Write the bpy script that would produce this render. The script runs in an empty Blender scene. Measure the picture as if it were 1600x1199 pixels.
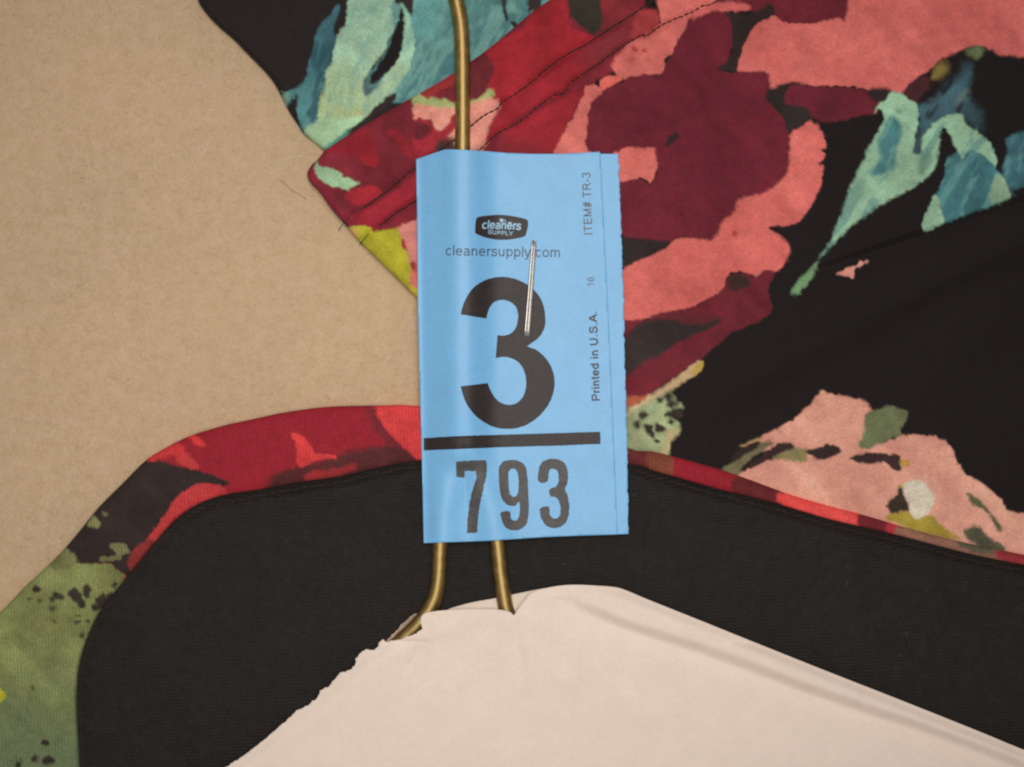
import bpy, bmesh, math
import numpy as np
from mathutils import Vector

# ------------------------------------------------------------------ camera, world, lamp, exposure
MM = 0.001
CAM_H = 330.0                     # camera height above the felt, mm
PX = 0.1                          # one photo pixel is 0.1 mm on the felt
scene = bpy.context.scene
cam_d = bpy.data.cameras.new('camera')
cam = bpy.data.objects.new('camera', cam_d)
scene.collection.objects.link(cam)
cam.location = (0, 0, CAM_H * MM)
cam_d.sensor_fit = 'HORIZONTAL'
cam_d.sensor_width = 36.0
cam_d.lens = 36.0 * CAM_H / (1600 * PX)
cam_d.clip_start = 0.01
cam_d.clip_end = 50.0
scene.camera = cam

world = bpy.data.worlds.new('World')
scene.world = world
world.use_nodes = True
bg = world.node_tree.nodes['Background']
bg.inputs[0].default_value = (1.0, 0.95, 0.90, 1)
bg.inputs[1].default_value = 0.18

lamp_d = bpy.data.lights.new('near_camera_lamp', 'AREA')  # unseen broad light just above the camera, standing for a flash
lamp_d.shape = 'DISK'
lamp_d.size = 0.22
lamp_d.energy = 0.100
lamp_d.color = (1.0, 0.95, 0.885)
lamp_d.spread = math.radians(56)
lamp = bpy.data.objects.new('near_camera_lamp', lamp_d)
scene.collection.objects.link(lamp)
lamp.location = (0.006, 0.034, 0.36)
lamp.rotation_euler = (Vector((-0.006, -0.006, 0.0)) - lamp.location).to_track_quat('-Z', 'Y').to_euler()

scene.render.engine = 'CYCLES'
scene.render.resolution_x = 1024
scene.render.resolution_y = 767
scene.cycles.filter_width = 2.2
vs = scene.view_settings
vs.view_transform = 'Standard'
vs.look = 'None'
vs.exposure = 0.20
vs.gamma = 1.0

# ------------------------------------------------------------------ small tools
RNG = np.random.default_rng(7)

def lin(rgb, k=0.80):
    """colour seen in the photograph (sRGB 0-255) -> surface colour, given the level of light"""
    c = np.asarray(rgb, dtype=np.float64) / 255.0
    c = np.where(c <= 0.04045, c / 12.92, ((c + 0.055) / 1.055) ** 2.4)
    return np.clip(c / np.array([k, k * .97, k * .94]), 0.0, 0.95)

def zp(ox, oy, s, pts):
    return [(ox + x / s, oy + y / s) for x, y in pts]

_lat = {}
def noise(x, y, wl, seed=0):
    """smooth value noise, -1..1, wl = wavelength in px"""
    key = seed
    if key not in _lat:
        _lat[key] = np.random.default_rng(1000 + seed).uniform(-1, 1, (257, 257))
    L = _lat[key]
    u = (np.asarray(x) + 5000.0) / wl
    v = (np.asarray(y) + 5000.0) / wl
    iu = np.floor(u).astype(np.int64); iv = np.floor(v).astype(np.int64)
    fu = u - iu; fv = v - iv
    fu = fu * fu * (3 - 2 * fu); fv = fv * fv * (3 - 2 * fv)
    a = L[iu % 256, iv % 256]; b = L[(iu + 1) % 256, iv % 256]
    c = L[iu % 256, (iv + 1) % 256]; d = L[(iu + 1) % 256, (iv + 1) % 256]
    return (a * (1 - fu) + b * fu) * (1 - fv) + (c * (1 - fu) + d * fu) * fv

def fbm(x, y, wl, seed=0, n=3):
    r = 0; a = 1.0; t = 0
    for i in range(n):
        r = r + a * noise(x, y, wl / 2 ** i, seed + 17 * i); t += a; a *= 0.55
    return r / t

def smooth(pts, closed=True, n=4):
    P = np.array(pts, float); m = len(P); out = []
    rng = range(m) if closed else range(m - 1)
    for i in rng:
        if closed:
            p0, p1, p2, p3 = P[i - 1], P[i], P[(i + 1) % m], P[(i + 2) % m]
        else:
            p0, p1, p2, p3 = P[max(i - 1, 0)], P[i], P[i + 1], P[min(i + 2, m - 1)]
        for k in range(n):
            t = k / n
            out.append(0.5 * ((2 * p1) + (-p0 + p2) * t + (2 * p0 - 5 * p1 + 4 * p2 - p3) * t * t
                              + (-p0 + 3 * p1 - 3 * p2 + p3) * t ** 3))
    if not closed:
        out.append(P[-1])
    return np.array(out)

def dist_to(x, y, pts, closed=True):
    """distance to a polyline and the nearest point on it"""
    P = np.array(pts, float); m = len(P)
    best = np.full(x.shape, 1e18); bx = np.zeros_like(x, dtype=float); by = np.zeros_like(x, dtype=float)
    for i in range(m if closed else m - 1):
        a = P[i]; b = P[(i + 1) % m]; d = b - a; L = d @ d
        if L < 1e-12:
            continue
        t = np.clip(((x - a[0]) * d[0] + (y - a[1]) * d[1]) / L, 0, 1)
        qx = a[0] + t * d[0]; qy = a[1] + t * d[1]
        r = (x - qx) ** 2 + (y - qy) ** 2
        w = r < best
        best = np.where(w, r, best); bx = np.where(w, qx, bx); by = np.where(w, qy, by)
    return np.sqrt(best), bx, by

def inside(x, y, pts):
    P = np.array(pts, float); m = len(P)
    r = np.zeros(x.shape, bool)
    for i in range(m):
        x1, y1 = P[i]; x2, y2 = P[(i + 1) % m]
        if y1 == y2:
            continue
        c = (y1 > y) != (y2 > y)
        r ^= c & (x < (x2 - x1) * (y - y1) / (y2 - y1) + x1)
    return r

def sstep(a, b, v):
    t = np.clip((v - a) / (b - a), 0, 1)
    return t * t * (3 - 2 * t)

def world_xyz(px, py, z):
    """photo pixel + height in mm -> metres, on the ray through that pixel"""
    k = PX * (1 - np.asarray(z) / CAM_H) * MM
    return (np.asarray(px) - 800.0) * k, -(np.asarray(py) - 599.5) * k, np.asarray(z) * MM

# ------------------------------------------------------------------ materials
def new_mat(name):
    m = bpy.data.materials.new(name); m.use_nodes = True
    nt = m.node_tree
    return m, nt, nt.nodes['Principled BSDF']

def N(nt, kind, **kw):
    n = nt.nodes.new(kind)
    for k, v in kw.items():
        setattr(n, k, v)
    return n

def tex_noise(nt, co, scale, detail=3, rough=0.6):
    n = N(nt, 'ShaderNodeTexNoise')
    n.inputs['Scale'].default_value = scale
    n.inputs['Detail'].default_value = detail
    n.inputs['Roughness'].default_value = rough
    nt.links.new(co, n.inputs['Vector'])
    return n

def ramp(nt, fac, lo, hi, p0=0.3, p1=0.7):
    r = N(nt, 'ShaderNodeValToRGB')
    r.color_ramp.elements[0].position = p0; r.color_ramp.elements[0].color = (*lo, 1)
    r.color_ramp.elements[1].position = p1; r.color_ramp.elements[1].color = (*hi, 1)
    nt.links.new(fac, r.inputs[0])
    return r

def mult(nt, a, b, fac=1.0):
    m = N(nt, 'ShaderNodeMix', data_type='RGBA', blend_type='MULTIPLY')
    m.inputs[0].default_value = fac
    for sock, v in ((m.inputs[6], a), (m.inputs[7], b)):
        if hasattr(v, 'is_output'):
            nt.links.new(v, sock)
        else:
            sock.default_value = (*v, 1)
    return m.outputs[2]

def bump(nt, h, strength, dist, normal=None):
    b = N(nt, 'ShaderNodeBump')
    b.inputs['Strength'].default_value = strength
    b.inputs['Distance'].default_value = dist
    nt.links.new(h, b.inputs['Height'])
    if normal is not None:
        nt.links.new(normal, b.inputs['Normal'])
    return b.outputs['Normal']

def cloth_material(name, rib=0.0, rib_angle=0.0, rib_scale=900.0, grain=0.19, sheen=0.04, brush=0.25):
    m, nt, bs = new_mat(name)
    co = N(nt, 'ShaderNodeTexCoord').outputs['Object']
    at = N(nt, 'ShaderNodeAttribute'); at.attribute_name = 'print'
    g1 = tex_noise(nt, co, 3300, 2, 0.7)
    r1 = ramp(nt, g1.outputs['Fac'], (1 - grain,) * 3, (1 + grain,) * 3, 0.25, 0.75)
    col = mult(nt, at.outputs['Color'], r1.outputs[0])
    g2 = tex_noise(nt, co, 700, 3, 0.65)
    r2 = ramp(nt, g2.outputs['Fac'], (1 - brush * .5, 1 - brush * .5, 1 - brush * .5), (1 + brush * .5, 1 + brush * .4, 1 + brush * .4), 0.3, 0.7)
    col = mult(nt, col, r2.outputs[0])
    nt.links.new(col, bs.inputs['Base Color'])
    bs.inputs['Roughness'].default_value = 0.74
    bs.inputs['Specular IOR Level'].default_value = 0.23
    bs.inputs['Sheen Weight'].default_value = sheen
    bs.inputs['Sheen Roughness'].default_value = 0.5
    nrm = bump(nt, g1.outputs['Fac'], 0.55, 0.00012)
    if rib > 0:
        mp = N(nt, 'ShaderNodeMapping'); mp.inputs['Rotation'].default_value = (0, 0, rib_angle)
        nt.links.new(co, mp.inputs['Vector'])
        wv = N(nt, 'ShaderNodeTexWave'); wv.inputs['Scale'].default_value = rib_scale
        wv.inputs['Distortion'].default_value = 1.2; wv.inputs['Detail'].default_value = 2
        wv.inputs['Detail Scale'].default_value = 0.4
        nt.links.new(mp.outputs[0], wv.inputs['Vector'])
        nrm = bump(nt, wv.outputs['Fac'], rib, 0.00010, nrm)
        rw = ramp(nt, wv.outputs['Fac'], (0.91, 0.91, 0.91), (1.07, 1.07, 1.07), 0.1, 0.9)
        nt.links.new(mult(nt, col, rw.outputs[0]), bs.inputs['Base Color'])
    nt.links.new(nrm, bs.inputs['Normal'])
    return m

def felt_material():
    m, nt, bs = new_mat('beige_felt')
    co = N(nt, 'ShaderNodeTexCoord').outputs['Object']
    base = tuple(lin((187, 156, 117)))
    a = tex_noise(nt, co, 420, 4, 0.65)
    r = ramp(nt, a.outputs['Fac'], tuple(lin((189, 161, 127))), tuple(lin((198, 170, 139))), 0.32, 0.68)
    b = tex_noise(nt, co, 1300, 4, 0.75)
    r2 = ramp(nt, b.outputs['Fac'], (0.93, 0.935, 0.93), (1.07, 1.065, 1.07), 0.28, 0.72)
    c = tex_noise(nt, co, 3500, 2, 0.7)
    r3 = ramp(nt, c.outputs['Fac'], (0.9, 0.91, 0.9), (1.1, 1.09, 1.1), 0.25, 0.75)
    d = tex_noise(nt, co, 38, 3, 0.55)
    r4 = ramp(nt, d.outputs['Fac'], (0.955, 0.965, 0.975), (1.045, 1.03, 1.02), 0.3, 0.7)
    col = mult(nt, mult(nt, mult(nt, r.outputs[0], r2.outputs[0]), r3.outputs[0]), r4.outputs[0])
    nt.links.new(col, bs.inputs['Base Color'])
    bs.inputs['Roughness'].default_value = 0.95
    bs.inputs['Specular IOR Level'].default_value = 0.15
    bs.inputs['Sheen Weight'].default_value = 0.15
    n1 = bump(nt, b.outputs['Fac'], 0.45, 0.0006)
    n2 = bump(nt, c.outputs['Fac'], 0.5, 0.00018, n1)
    nt.links.new(n2, bs.inputs['Normal'])
    return m

def paper_material(name, rgb, spread=0.05, rough=0.55, spec=0.3, fibre=2500, bumpy=0.15, alb=None):
    m, nt, bs = new_mat(name)
    co = N(nt, 'ShaderNodeTexCoord').outputs['Object']
    base = tuple(lin(rgb)) if alb is None else alb
    a = tex_noise(nt, co, 260, 5, 0.7)
    r = ramp(nt, a.outputs['Fac'], (1 - spread,) * 3, (1 + spread,) * 3, 0.3, 0.7)
    b = tex_noise(nt, co, fibre, 3, 0.7)
    r2 = ramp(nt, b.outputs['Fac'], (1 - spread * 1.3, 1 - spread, 1 - spread), (1 + spread * 1.3, 1 + spread, 1 + spread * .7), 0.28, 0.72)
    col = mult(nt, mult(nt, base, r.outputs[0]), r2.outputs[0])
    nt.links.new(col, bs.inputs['Base Color'])
    bs.inputs['Roughness'].default_value = rough
    bs.inputs['Specular IOR Level'].default_value = spec
    nt.links.new(bump(nt, b.outputs['Fac'], bumpy, 0.00008), bs.inputs['Normal'])
    return m

def ink_material(name, rgb, rub=0.25, rough=0.5, spec=0.32):
    m, nt, bs = new_mat(name)
    co = N(nt, 'ShaderNodeTexCoord').outputs['Object']
    base = tuple(lin(rgb))
    a = tex_noise(nt, co, 900, 4, 0.7)
    r = ramp(nt, a.outputs['Fac'], (1 - rub,) * 3, (1 + rub, 1 + rub * .9, 1 + rub * .85), 0.28, 0.72)
    b = tex_noise(nt, co, 4500, 2, 0.6)
    r2 = ramp(nt, b.outputs['Fac'], (0.8,) * 3, (1.25,) * 3, 0.25, 0.75)
    nt.links.new(mult(nt, mult(nt, base, r.outputs[0]), r2.outputs[0]), bs.inputs['Base Color'])
    bs.inputs['Roughness'].default_value = rough
    bs.inputs['Specular IOR Level'].default_value = spec
    return m

def metal_material(name, rgb, rough, tint2, scale=600):
    m, nt, bs = new_mat(name)
    co = N(nt, 'ShaderNodeTexCoord').outputs['Object']
    a = tex_noise(nt, co, scale, 4, 0.65)
    r = ramp(nt, a.outputs['Fac'], rgb, tint2, 0.40, 0.62)
    sc = tex_noise(nt, co, 2600, 3, 0.7)
    nt.links.new(bump(nt, sc.outputs['Fac'], 0.12, 0.00008), bs.inputs['Normal'])
    nt.links.new(r.outputs[0], bs.inputs['Base Color'])
    bs.inputs['Metallic'].default_value = 1.0
    rr = N(nt, 'ShaderNodeMapRange')
    rr.inputs['To Min'].default_value = rough * .75; rr.inputs['To Max'].default_value = rough * 1.35
    nt.links.new(a.outputs['Fac'], rr.inputs['Value'])
    nt.links.new(rr.outputs[0], bs.inputs['Roughness'])
    return m

M_felt = felt_material()
M_print = cloth_material('printed_fabric', rib=0.25, rib_angle=0.6, rib_scale=1000)
M_bind = cloth_material('printed_binding_fabric', rib=0.5, rib_angle=-0.06, rib_scale=620, grain=0.25)
M_lining = cloth_material('black_knit_lining', rib=0.55, rib_angle=math.pi / 2 - 0.05, rib_scale=600, grain=0.4, brush=0.4)
M_tag = paper_material('blue_tag_paper', (118, 176, 224), 0.05, 0.44, 0.42)
M_tag_edge = M_tag
M_cover = paper_material('pinkish_cover_paper', (230, 206, 192), 0.03, 0.7, 0.2, 1600, 0.25)
M_torn = paper_material('torn_grey_paper', (190, 165, 148), 0.12, 0.85, 0.1, 2200, 0.6)
M_ink = ink_material('black_ink', (46, 39, 38))
M_ink_stamp = ink_material('grey_stamp_ink', (74, 72, 72), 0.3)
M_ink_text = ink_material('grey_text_ink', (78, 84, 98), 0.2)
M_ink_side = ink_material('brown_text_ink', (98, 96, 98), 0.3)
M_ink_side_bold = ink_material('dark_text_ink', (72, 70, 76), 0.3)
M_ink_none = paper_material('blank_tag_paper', (150, 186, 214), 0.1, 0.5, 0.4)
M_brass = metal_material('brass_wire', (0.34, 0.235, 0.085), 0.47, (0.45, 0.315, 0.13))
M_steel = metal_material('staple_steel', (0.78, 0.72, 0.67), 0.36, (0.90, 0.85, 0.80), 1500)
M_thread, _nt, _b = new_mat('dark_thread')
_co = N(_nt, 'ShaderNodeTexCoord').outputs['Object']
_n = tex_noise(_nt, _co, 2500, 2)
_nt.links.new(ramp(_nt, _n.outputs['Fac'], (0.012, 0.008, 0.008), (0.05, 0.025, 0.02)).outputs[0], _b.inputs['Base Color'])
_b.inputs['Roughness'].default_value = 0.9
M_hair, _nt, _b = new_mat('brown_fibre')
_co = N(_nt, 'ShaderNodeTexCoord').outputs['Object']
_n = tex_noise(_nt, _co, 900, 2)
_nt.links.new(ramp(_nt, _n.outputs['Fac'], (0.16, 0.10, 0.06), (0.28, 0.19, 0.11)).outputs[0], _b.inputs['Base Color'])
_b.inputs['Roughness'].default_value = 0.6

# ------------------------------------------------------------------ object tools
def root(name, label, cat, base_px, z=0.0):
    o = bpy.data.objects.new(name, None)
    o.empty_display_size = 0.01
    scene.collection.objects.link(o)
    o.location = world_xyz(base_px[0], base_px[1], z)
    o['label'] = label; o['category'] = cat
    return o

def link_mesh(name, me, mat, parent=None, label=None):
    o = bpy.data.objects.new(name, me)
    scene.collection.objects.link(o)
    me.materials.append(mat)
    if parent is not None:
        o.parent = parent
    if label:
        o['label'] = label
    return o

def abs_loc(o):
    v = Vector((0, 0, 0))
    while o is not None:
        v = v + o.location; o = o.parent
    return v

def make_mesh(name, verts, faces, mat, parent=None, colors=None, shade=True, label=None):
    if parent is not None:
        verts = np.asarray(verts, float) - np.array(abs_loc(parent))
    me = bpy.data.meshes.new(name)
    verts = np.asarray(verts, np.float32)
    me.vertices.add(len(verts)); me.vertices.foreach_set('co', verts.ravel())
    faces4 = np.asarray(faces, np.int32)
    nf = len(faces4); w = faces4.shape[1]
    me.loops.add(nf * w); me.loops.foreach_set('vertex_index', faces4.ravel())
    me.polygons.add(nf)
    me.polygons.foreach_set('loop_start', np.arange(nf, dtype=np.int32) * w)
    me.polygons.foreach_set('use_smooth', np.full(nf, shade))
    me.update(calc_edges=True)
    if colors is not None:
        at = me.attributes.new('print', 'FLOAT_COLOR', 'POINT')
        at.data.foreach_set('color', np.c_[colors, np.ones(len(colors))].astype(np.float32).ravel())
    return link_mesh(name, me, mat, parent, label)

def sheet(name, outline, step, zfun, mat, parent=None, colfun=None, thick=0.5, inset=0.0, label=None, floor=None):
    """a sheet of cloth or paper cut to an outline: dense grid, border snapped to the outline, edges turned down"""
    O = np.array(outline, float)
    x0, y0 = O.min(0) - step; x1, y1 = O.max(0) + step
    xs = np.arange(x0, x1 + step, step); ys = np.arange(y0, y1 + step, step)
    X, Y = np.meshgrid(xs, ys)
    cx = (X[:-1, :-1] + X[1:, 1:]) / 2; cy = (Y[:-1, :-1] + Y[1:, 1:]) / 2
    keep = inside(cx, cy, O)
    idx = np.arange(X.size).reshape(X.shape)
    q = np.stack([idx[:-1, :-1], idx[1:, :-1], idx[1:, 1:], idx[:-1, 1:]], -1)[keep]
    used = np.zeros(X.size, bool); used[q.ravel()] = True
    remap = np.cumsum(used) - 1
    q = remap[q]
    x = X.ravel()[used]; y = Y.ravel()[used]
    d, nx, ny = dist_to(x, y, O)
    n = len(x)
    e = np.concatenate([q[:, [0, 1]], q[:, [1, 2]], q[:, [2, 3]], q[:, [3, 0]]])
    key = np.minimum(e[:, 0], e[:, 1]).astype(np.int64) * n + np.maximum(e[:, 0], e[:, 1])
    u, first, cnt = np.unique(key, return_index=True, return_counts=True)
    be = e[first[cnt == 1]]
    bv = np.unique(be)
    x[bv] = nx[bv]; y[bv] = ny[bv]; d[bv] = 0
    z = zfun(x, y, d)
    col = colfun(x, y) if colfun else None
    # turned-down edge
    m = len(bv); inv = np.full(n, -1); inv[bv] = np.arange(m) + n
    if floor is None:
        zb = z[bv] - thick
    else:
        zb = np.minimum(floor(x[bv], y[bv]), z[bv] - 0.05)
    fx = np.r_[x, x[bv]]; fy = np.r_[y, y[bv]]; fz = np.r_[z, zb]
    sk = np.stack([be[:, 1], be[:, 0], inv[be[:, 0]], inv[be[:, 1]]], -1)
    wx, wy, wz = world_xyz(fx, fy, fz)
    # the lower rim stands under the upper one
    ux, uy, _ = world_xyz(x[bv], y[bv], z[bv])
    wx[n:] = ux; wy[n:] = uy
    if col is not None:
        col = np.r_[col, col[bv]]
    return make_mesh(name, np.c_[wx, wy, wz], np.r_[q, sk], mat, parent, col, label=label)

def tube(name, pts, rad, mat, parent=None, seg=14, n=8, label=None, smooth_path=True, radfun=None):
    """round wire along (px, py, z mm) points; rad in mm"""
    P = smooth(pts, closed=False, n=n) if smooth_path else np.array(pts, float)
    wx, wy, wz = world_xyz(P[:, 0], P[:, 1], P[:, 2])
    C = np.c_[wx, wy, wz]; m = len(C)
    T = np.gradient(C, axis=0); T /= np.linalg.norm(T, axis=1)[:, None]
    up = np.array([0, 0, 1.0])
    V = []
    a = np.linspace(0, 2 * np.pi, seg, endpoint=False)
    for i in range(m):
        s = np.cross(T[i], up); s /= max(np.linalg.norm(s), 1e-9)
        w = np.cross(s, T[i])
        r = (rad if radfun is None else radfun(i, m) * rad) * MM
        V.append(C[i] + r * (np.cos(a)[:, None] * s + np.sin(a)[:, None] * w))
    V = np.concatenate(V + [C[:1], C[-1:]])
    F = []
    for i in range(m - 1):
        for j in range(seg):
            k = (j + 1) % seg
            F.append((i * seg + j, i * seg + k, (i + 1) * seg + k, (i + 1) * seg + j))
    c0 = m * seg; c1 = c0 + 1
    for j in range(0, seg, 2):
        F.append((c0, (j + 2) % seg, j + 1, j))
        b = (m - 1) * seg
        F.append((c1, b + j, b + j + 1, b + (j + 2) % seg))
    return make_mesh(name, V, F, mat, parent, label=label)

OUT = 160.0
def spread(pts):
    """what touches the border of the picture runs on beyond it"""
    r = []
    for x, y in pts:
        if x <= 0.5: x -= OUT
        if x >= 1599.5: x += OUT
        if y <= 0.5: y -= OUT
        if y >= 1198.5: y += OUT
        r.append((x, y))
    return r

def paint(x, y, base, layers, seed=0):
    """dye a print onto cloth: colour patches with slightly bled, ragged outlines and watery mottling"""
    col = np.tile(lin(base), (len(x), 1))
    wob = 1.5
    wx = x + 1.1 * noise(x, y, 4.6, seed + 3) + wob * fbm(x, y, 11, seed + 1, 2) + 1.2 * noise(x, y, 34, seed + 2)
    wy = y + 1.1 * noise(x, y, 4.6, seed + 7) + wob * fbm(x, y, 11, seed + 5, 2) + 1.2 * noise(x, y, 34, seed + 6)
    n1 = fbm(x, y, 60, seed + 9, 3); n2 = fbm(x, y, 17, seed + 12, 2)
    nb = noise(x, y, 48, seed + 21); nf = noise(x, y, 6.5, seed + 22)
    wash = 0.6 * fbm(x * .8 + y * .5, y * .6 - x * .3, 75, seed + 25, 4) + 0.4 * noise((x + y) / 3.2, x - y, 26, seed + 29)
    for k, L in enumerate(layers):
        pts, rgb = L[0], L[1]
        o = L[2] if len(L) > 2 else {}
        soft = o.get('soft', 2.0) + 0.9; mot = 1.25 * o.get('mot', 0.10); op = o.get('op', 1.0)
        P = np.array(spread(pts) if o.get('run', True) else pts, float)
        if not o.get('sharp'):
            P = smooth(P, n=3)
        lo = P.min(0) - soft - 5; hi = P.max(0) + soft + 5
        s = np.where((wx > lo[0]) & (wx < hi[0]) & (wy > lo[1]) & (wy < hi[1]))[0]
        if len(s) == 0:
            continue
        d, _, _ = dist_to(wx[s], wy[s], P)
        sd = np.where(inside(wx[s], wy[s], P), d, -d)
        bleed = soft * (0.55 + 1.1 * (0.5 + 0.5 * nb[s]) ** 1.5)
        sd = sd + 1.6 * np.maximum(nf[s] - 0.35, 0) * 2.2 - 1.6 * np.maximum(-nf[s] - 0.35, 0) * 2.2
        a = sstep(-bleed, bleed, sd) * op
        c = lin(rgb)[None, :] * (1 + mot * (1.3 * noise(x[s], y[s], 45, seed + 40 + k) + 0.8 * n2[s]))[:, None]
        c = c * (1 + 0.30 * wash[s])[:, None] * (1 + np.outer(0.10 * wash[s], (-.3, 1.0, .8)))
        if 'to' in o:                                   # dye running into a second colour
            (ax, ay), (bx_, by_), rgb2 = o['to']
            t = ((x[s] - ax) * (bx_ - ax) + (y[s] - ay) * (by_ - ay)) / ((bx_ - ax) ** 2 + (by_ - ay) ** 2)
            t = sstep(0, 1, t + 0.25 * n1[s])
            c = c * (1 - t)[:, None] + lin(rgb2)[None, :] * t[:, None]
        if 'streak' in o:                               # brush strokes along the leaf
            ang, rgb3, st = o['streak']
            ca, sa = math.cos(math.radians(ang)), math.sin(math.radians(ang))
            al = x[s] * ca + y[s] * sa; ac = -x[s] * sa + y[s] * ca
            ac = ac + 5 * noise(al, ac, 40, seed + 70 + k)
            v = 0.65 * noise(al / 6.5, ac, 12, seed + 71 + k) + 0.35 * noise(al / 3.0, ac, 5, seed + 72 + k) + .25 * n1[s]
            t = st * sstep(0.0, 0.45, v)
            c = c * (1 - t)[:, None] + lin(rgb3)[None, :] * t[:, None]
        if 'rim' in o:                                  # darker dye gathered at the rim of the patch
            rw, rk = o['rim']
            c = c * (1 - rk * np.exp(-(np.maximum(sd, 0) / rw) ** 2))[:, None]
        col[s] = col[s] * (1 - a)[:, None] + np.clip(c, 0, 0.95) * a[:, None]
    return col

def blob(x, y, r, k=0.25, n=9, seed=0):
    g = np.random.default_rng(int(x * 13 + y * 7 + seed))
    return [(x + r * (1 + k * g.uniform(-1, 1)) * math.cos(t), y + r * (1 + k * g.uniform(-1, 1)) * math.sin(t))
            for t in np.linspace(0, 2 * math.pi, n, endpoint=False)]

# ------------------------------------------------------------------ the felt the clothes lie on
def build_felt():
    xs = np.linspace(-1400, 3000, 420); ys = np.linspace(-1400, 2600, 380)
    X, Y = np.meshgrid(xs, ys)
    x = X.ravel(); y = Y.ravel()
    z = 0.18 * fbm(x, y, 70, 300, 3) + 0.15 * noise(x, y, 260, 310)
    wx, wy, wz = (x - 800) * PX * MM, -(y - 599.5) * PX * MM, z * MM
    idx = np.arange(X.size).reshape(X.shape)
    q = np.stack([idx[:-1, :-1], idx[1:, :-1], idx[1:, 1:], idx[:-1, 1:]], -1).reshape(-1, 4)
    o = make_mesh('felt_table_surface', np.c_[wx, wy, wz], q, M_felt)
    o['kind'] = 'structure'
    return o
felt = build_felt()

def felt_nap(n=8000):
    g = np.random.default_rng(77)
    x = g.uniform(-150, 1000, n); y = g.uniform(-150, 1100, n)
    a = g.uniform(0, 2 * np.pi, n); L = g.uniform(4, 13, n); w = g.uniform(.14, .28, n)
    bend = g.normal(0, .5, n); z0 = g.uniform(.02, .22, n)
    V = []
    for t in (0.0, 0.5, 1.0):
        px = x + L * (t - .5) * np.cos(a + bend * (t - .5)); py = y + L * (t - .5) * np.sin(a + bend * (t - .5))
        z = z0 + .06 * np.sin(np.pi * t)
        for sgn in (-1, 1):
            V.append(np.c_[(px - sgn * w * np.sin(a) - 800) * PX * MM, -(py + sgn * w * np.cos(a) - 599.5) * PX * MM, z * MM])
    V = np.stack(V, 1).reshape(-1, 3)
    b = np.arange(n)[:, None] * 6
    F = np.concatenate([b + np.array([[0, 1, 3, 2]]), b + np.array([[2, 3, 5, 4]])])
    o = make_mesh('nap_fibres', V, F, M_felt, felt)
    o['kind'] = 'stuff'
felt_nap()

# ------------------------------------------------------------------ the blouse
BLACK = (23, 16, 16)
MAROON = (106, 29, 42); CRIMSON = (152, 31, 43); SALMON = (206, 98, 88); PINK = (224, 146, 128)
PEACH = (212, 150, 130); TEAL = (92, 143, 140); DTEAL = (62, 108, 116); LEAF = (156, 194, 166); OLIVE = (122, 126, 76)

blouse = root('floral_blouse', 'black floral print blouse with red neckline and black lining lying under the hanger', 'blouse', (1100, 600))

edge_back = [(300, -160), (303, -40), (309, 0), (325, 25), (345, 45), (365, 62), (387, 85), (407, 105), (422, 122), (435, 142),
             (450, 172), (465, 195), (475, 210), (495, 226), (507, 236), (530, 250)]
out_back = [tuple(p) for p in smooth(edge_back, False, 4)] + [(560, 262), (760, 180), (1000, 40), (1080, -160)]

z4 = lambda L: zp(300, 0, 4, L)
z5 = lambda L: zp(430, 200, 4, L)
z6 = lambda L: zp(0, 600, 4, L)
z7 = lambda L: zp(0, 899, 4, L)
z8 = lambda L: zp(380, 600, 4, L)
r1 = lambda L: zp(650, 0, 4, L)
r2 = lambda L: zp(900, 0, 4, L)
r3 = lambda L: zp(1200, 0, 4, L)
r4 = lambda L: zp(900, 260, 4, L)
r5 = lambda L: zp(1200, 260, 4, L)
r6 = lambda L: zp(950, 500, 4, L)
r7 = lambda L: zp(1200, 560, 4, L)

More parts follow.
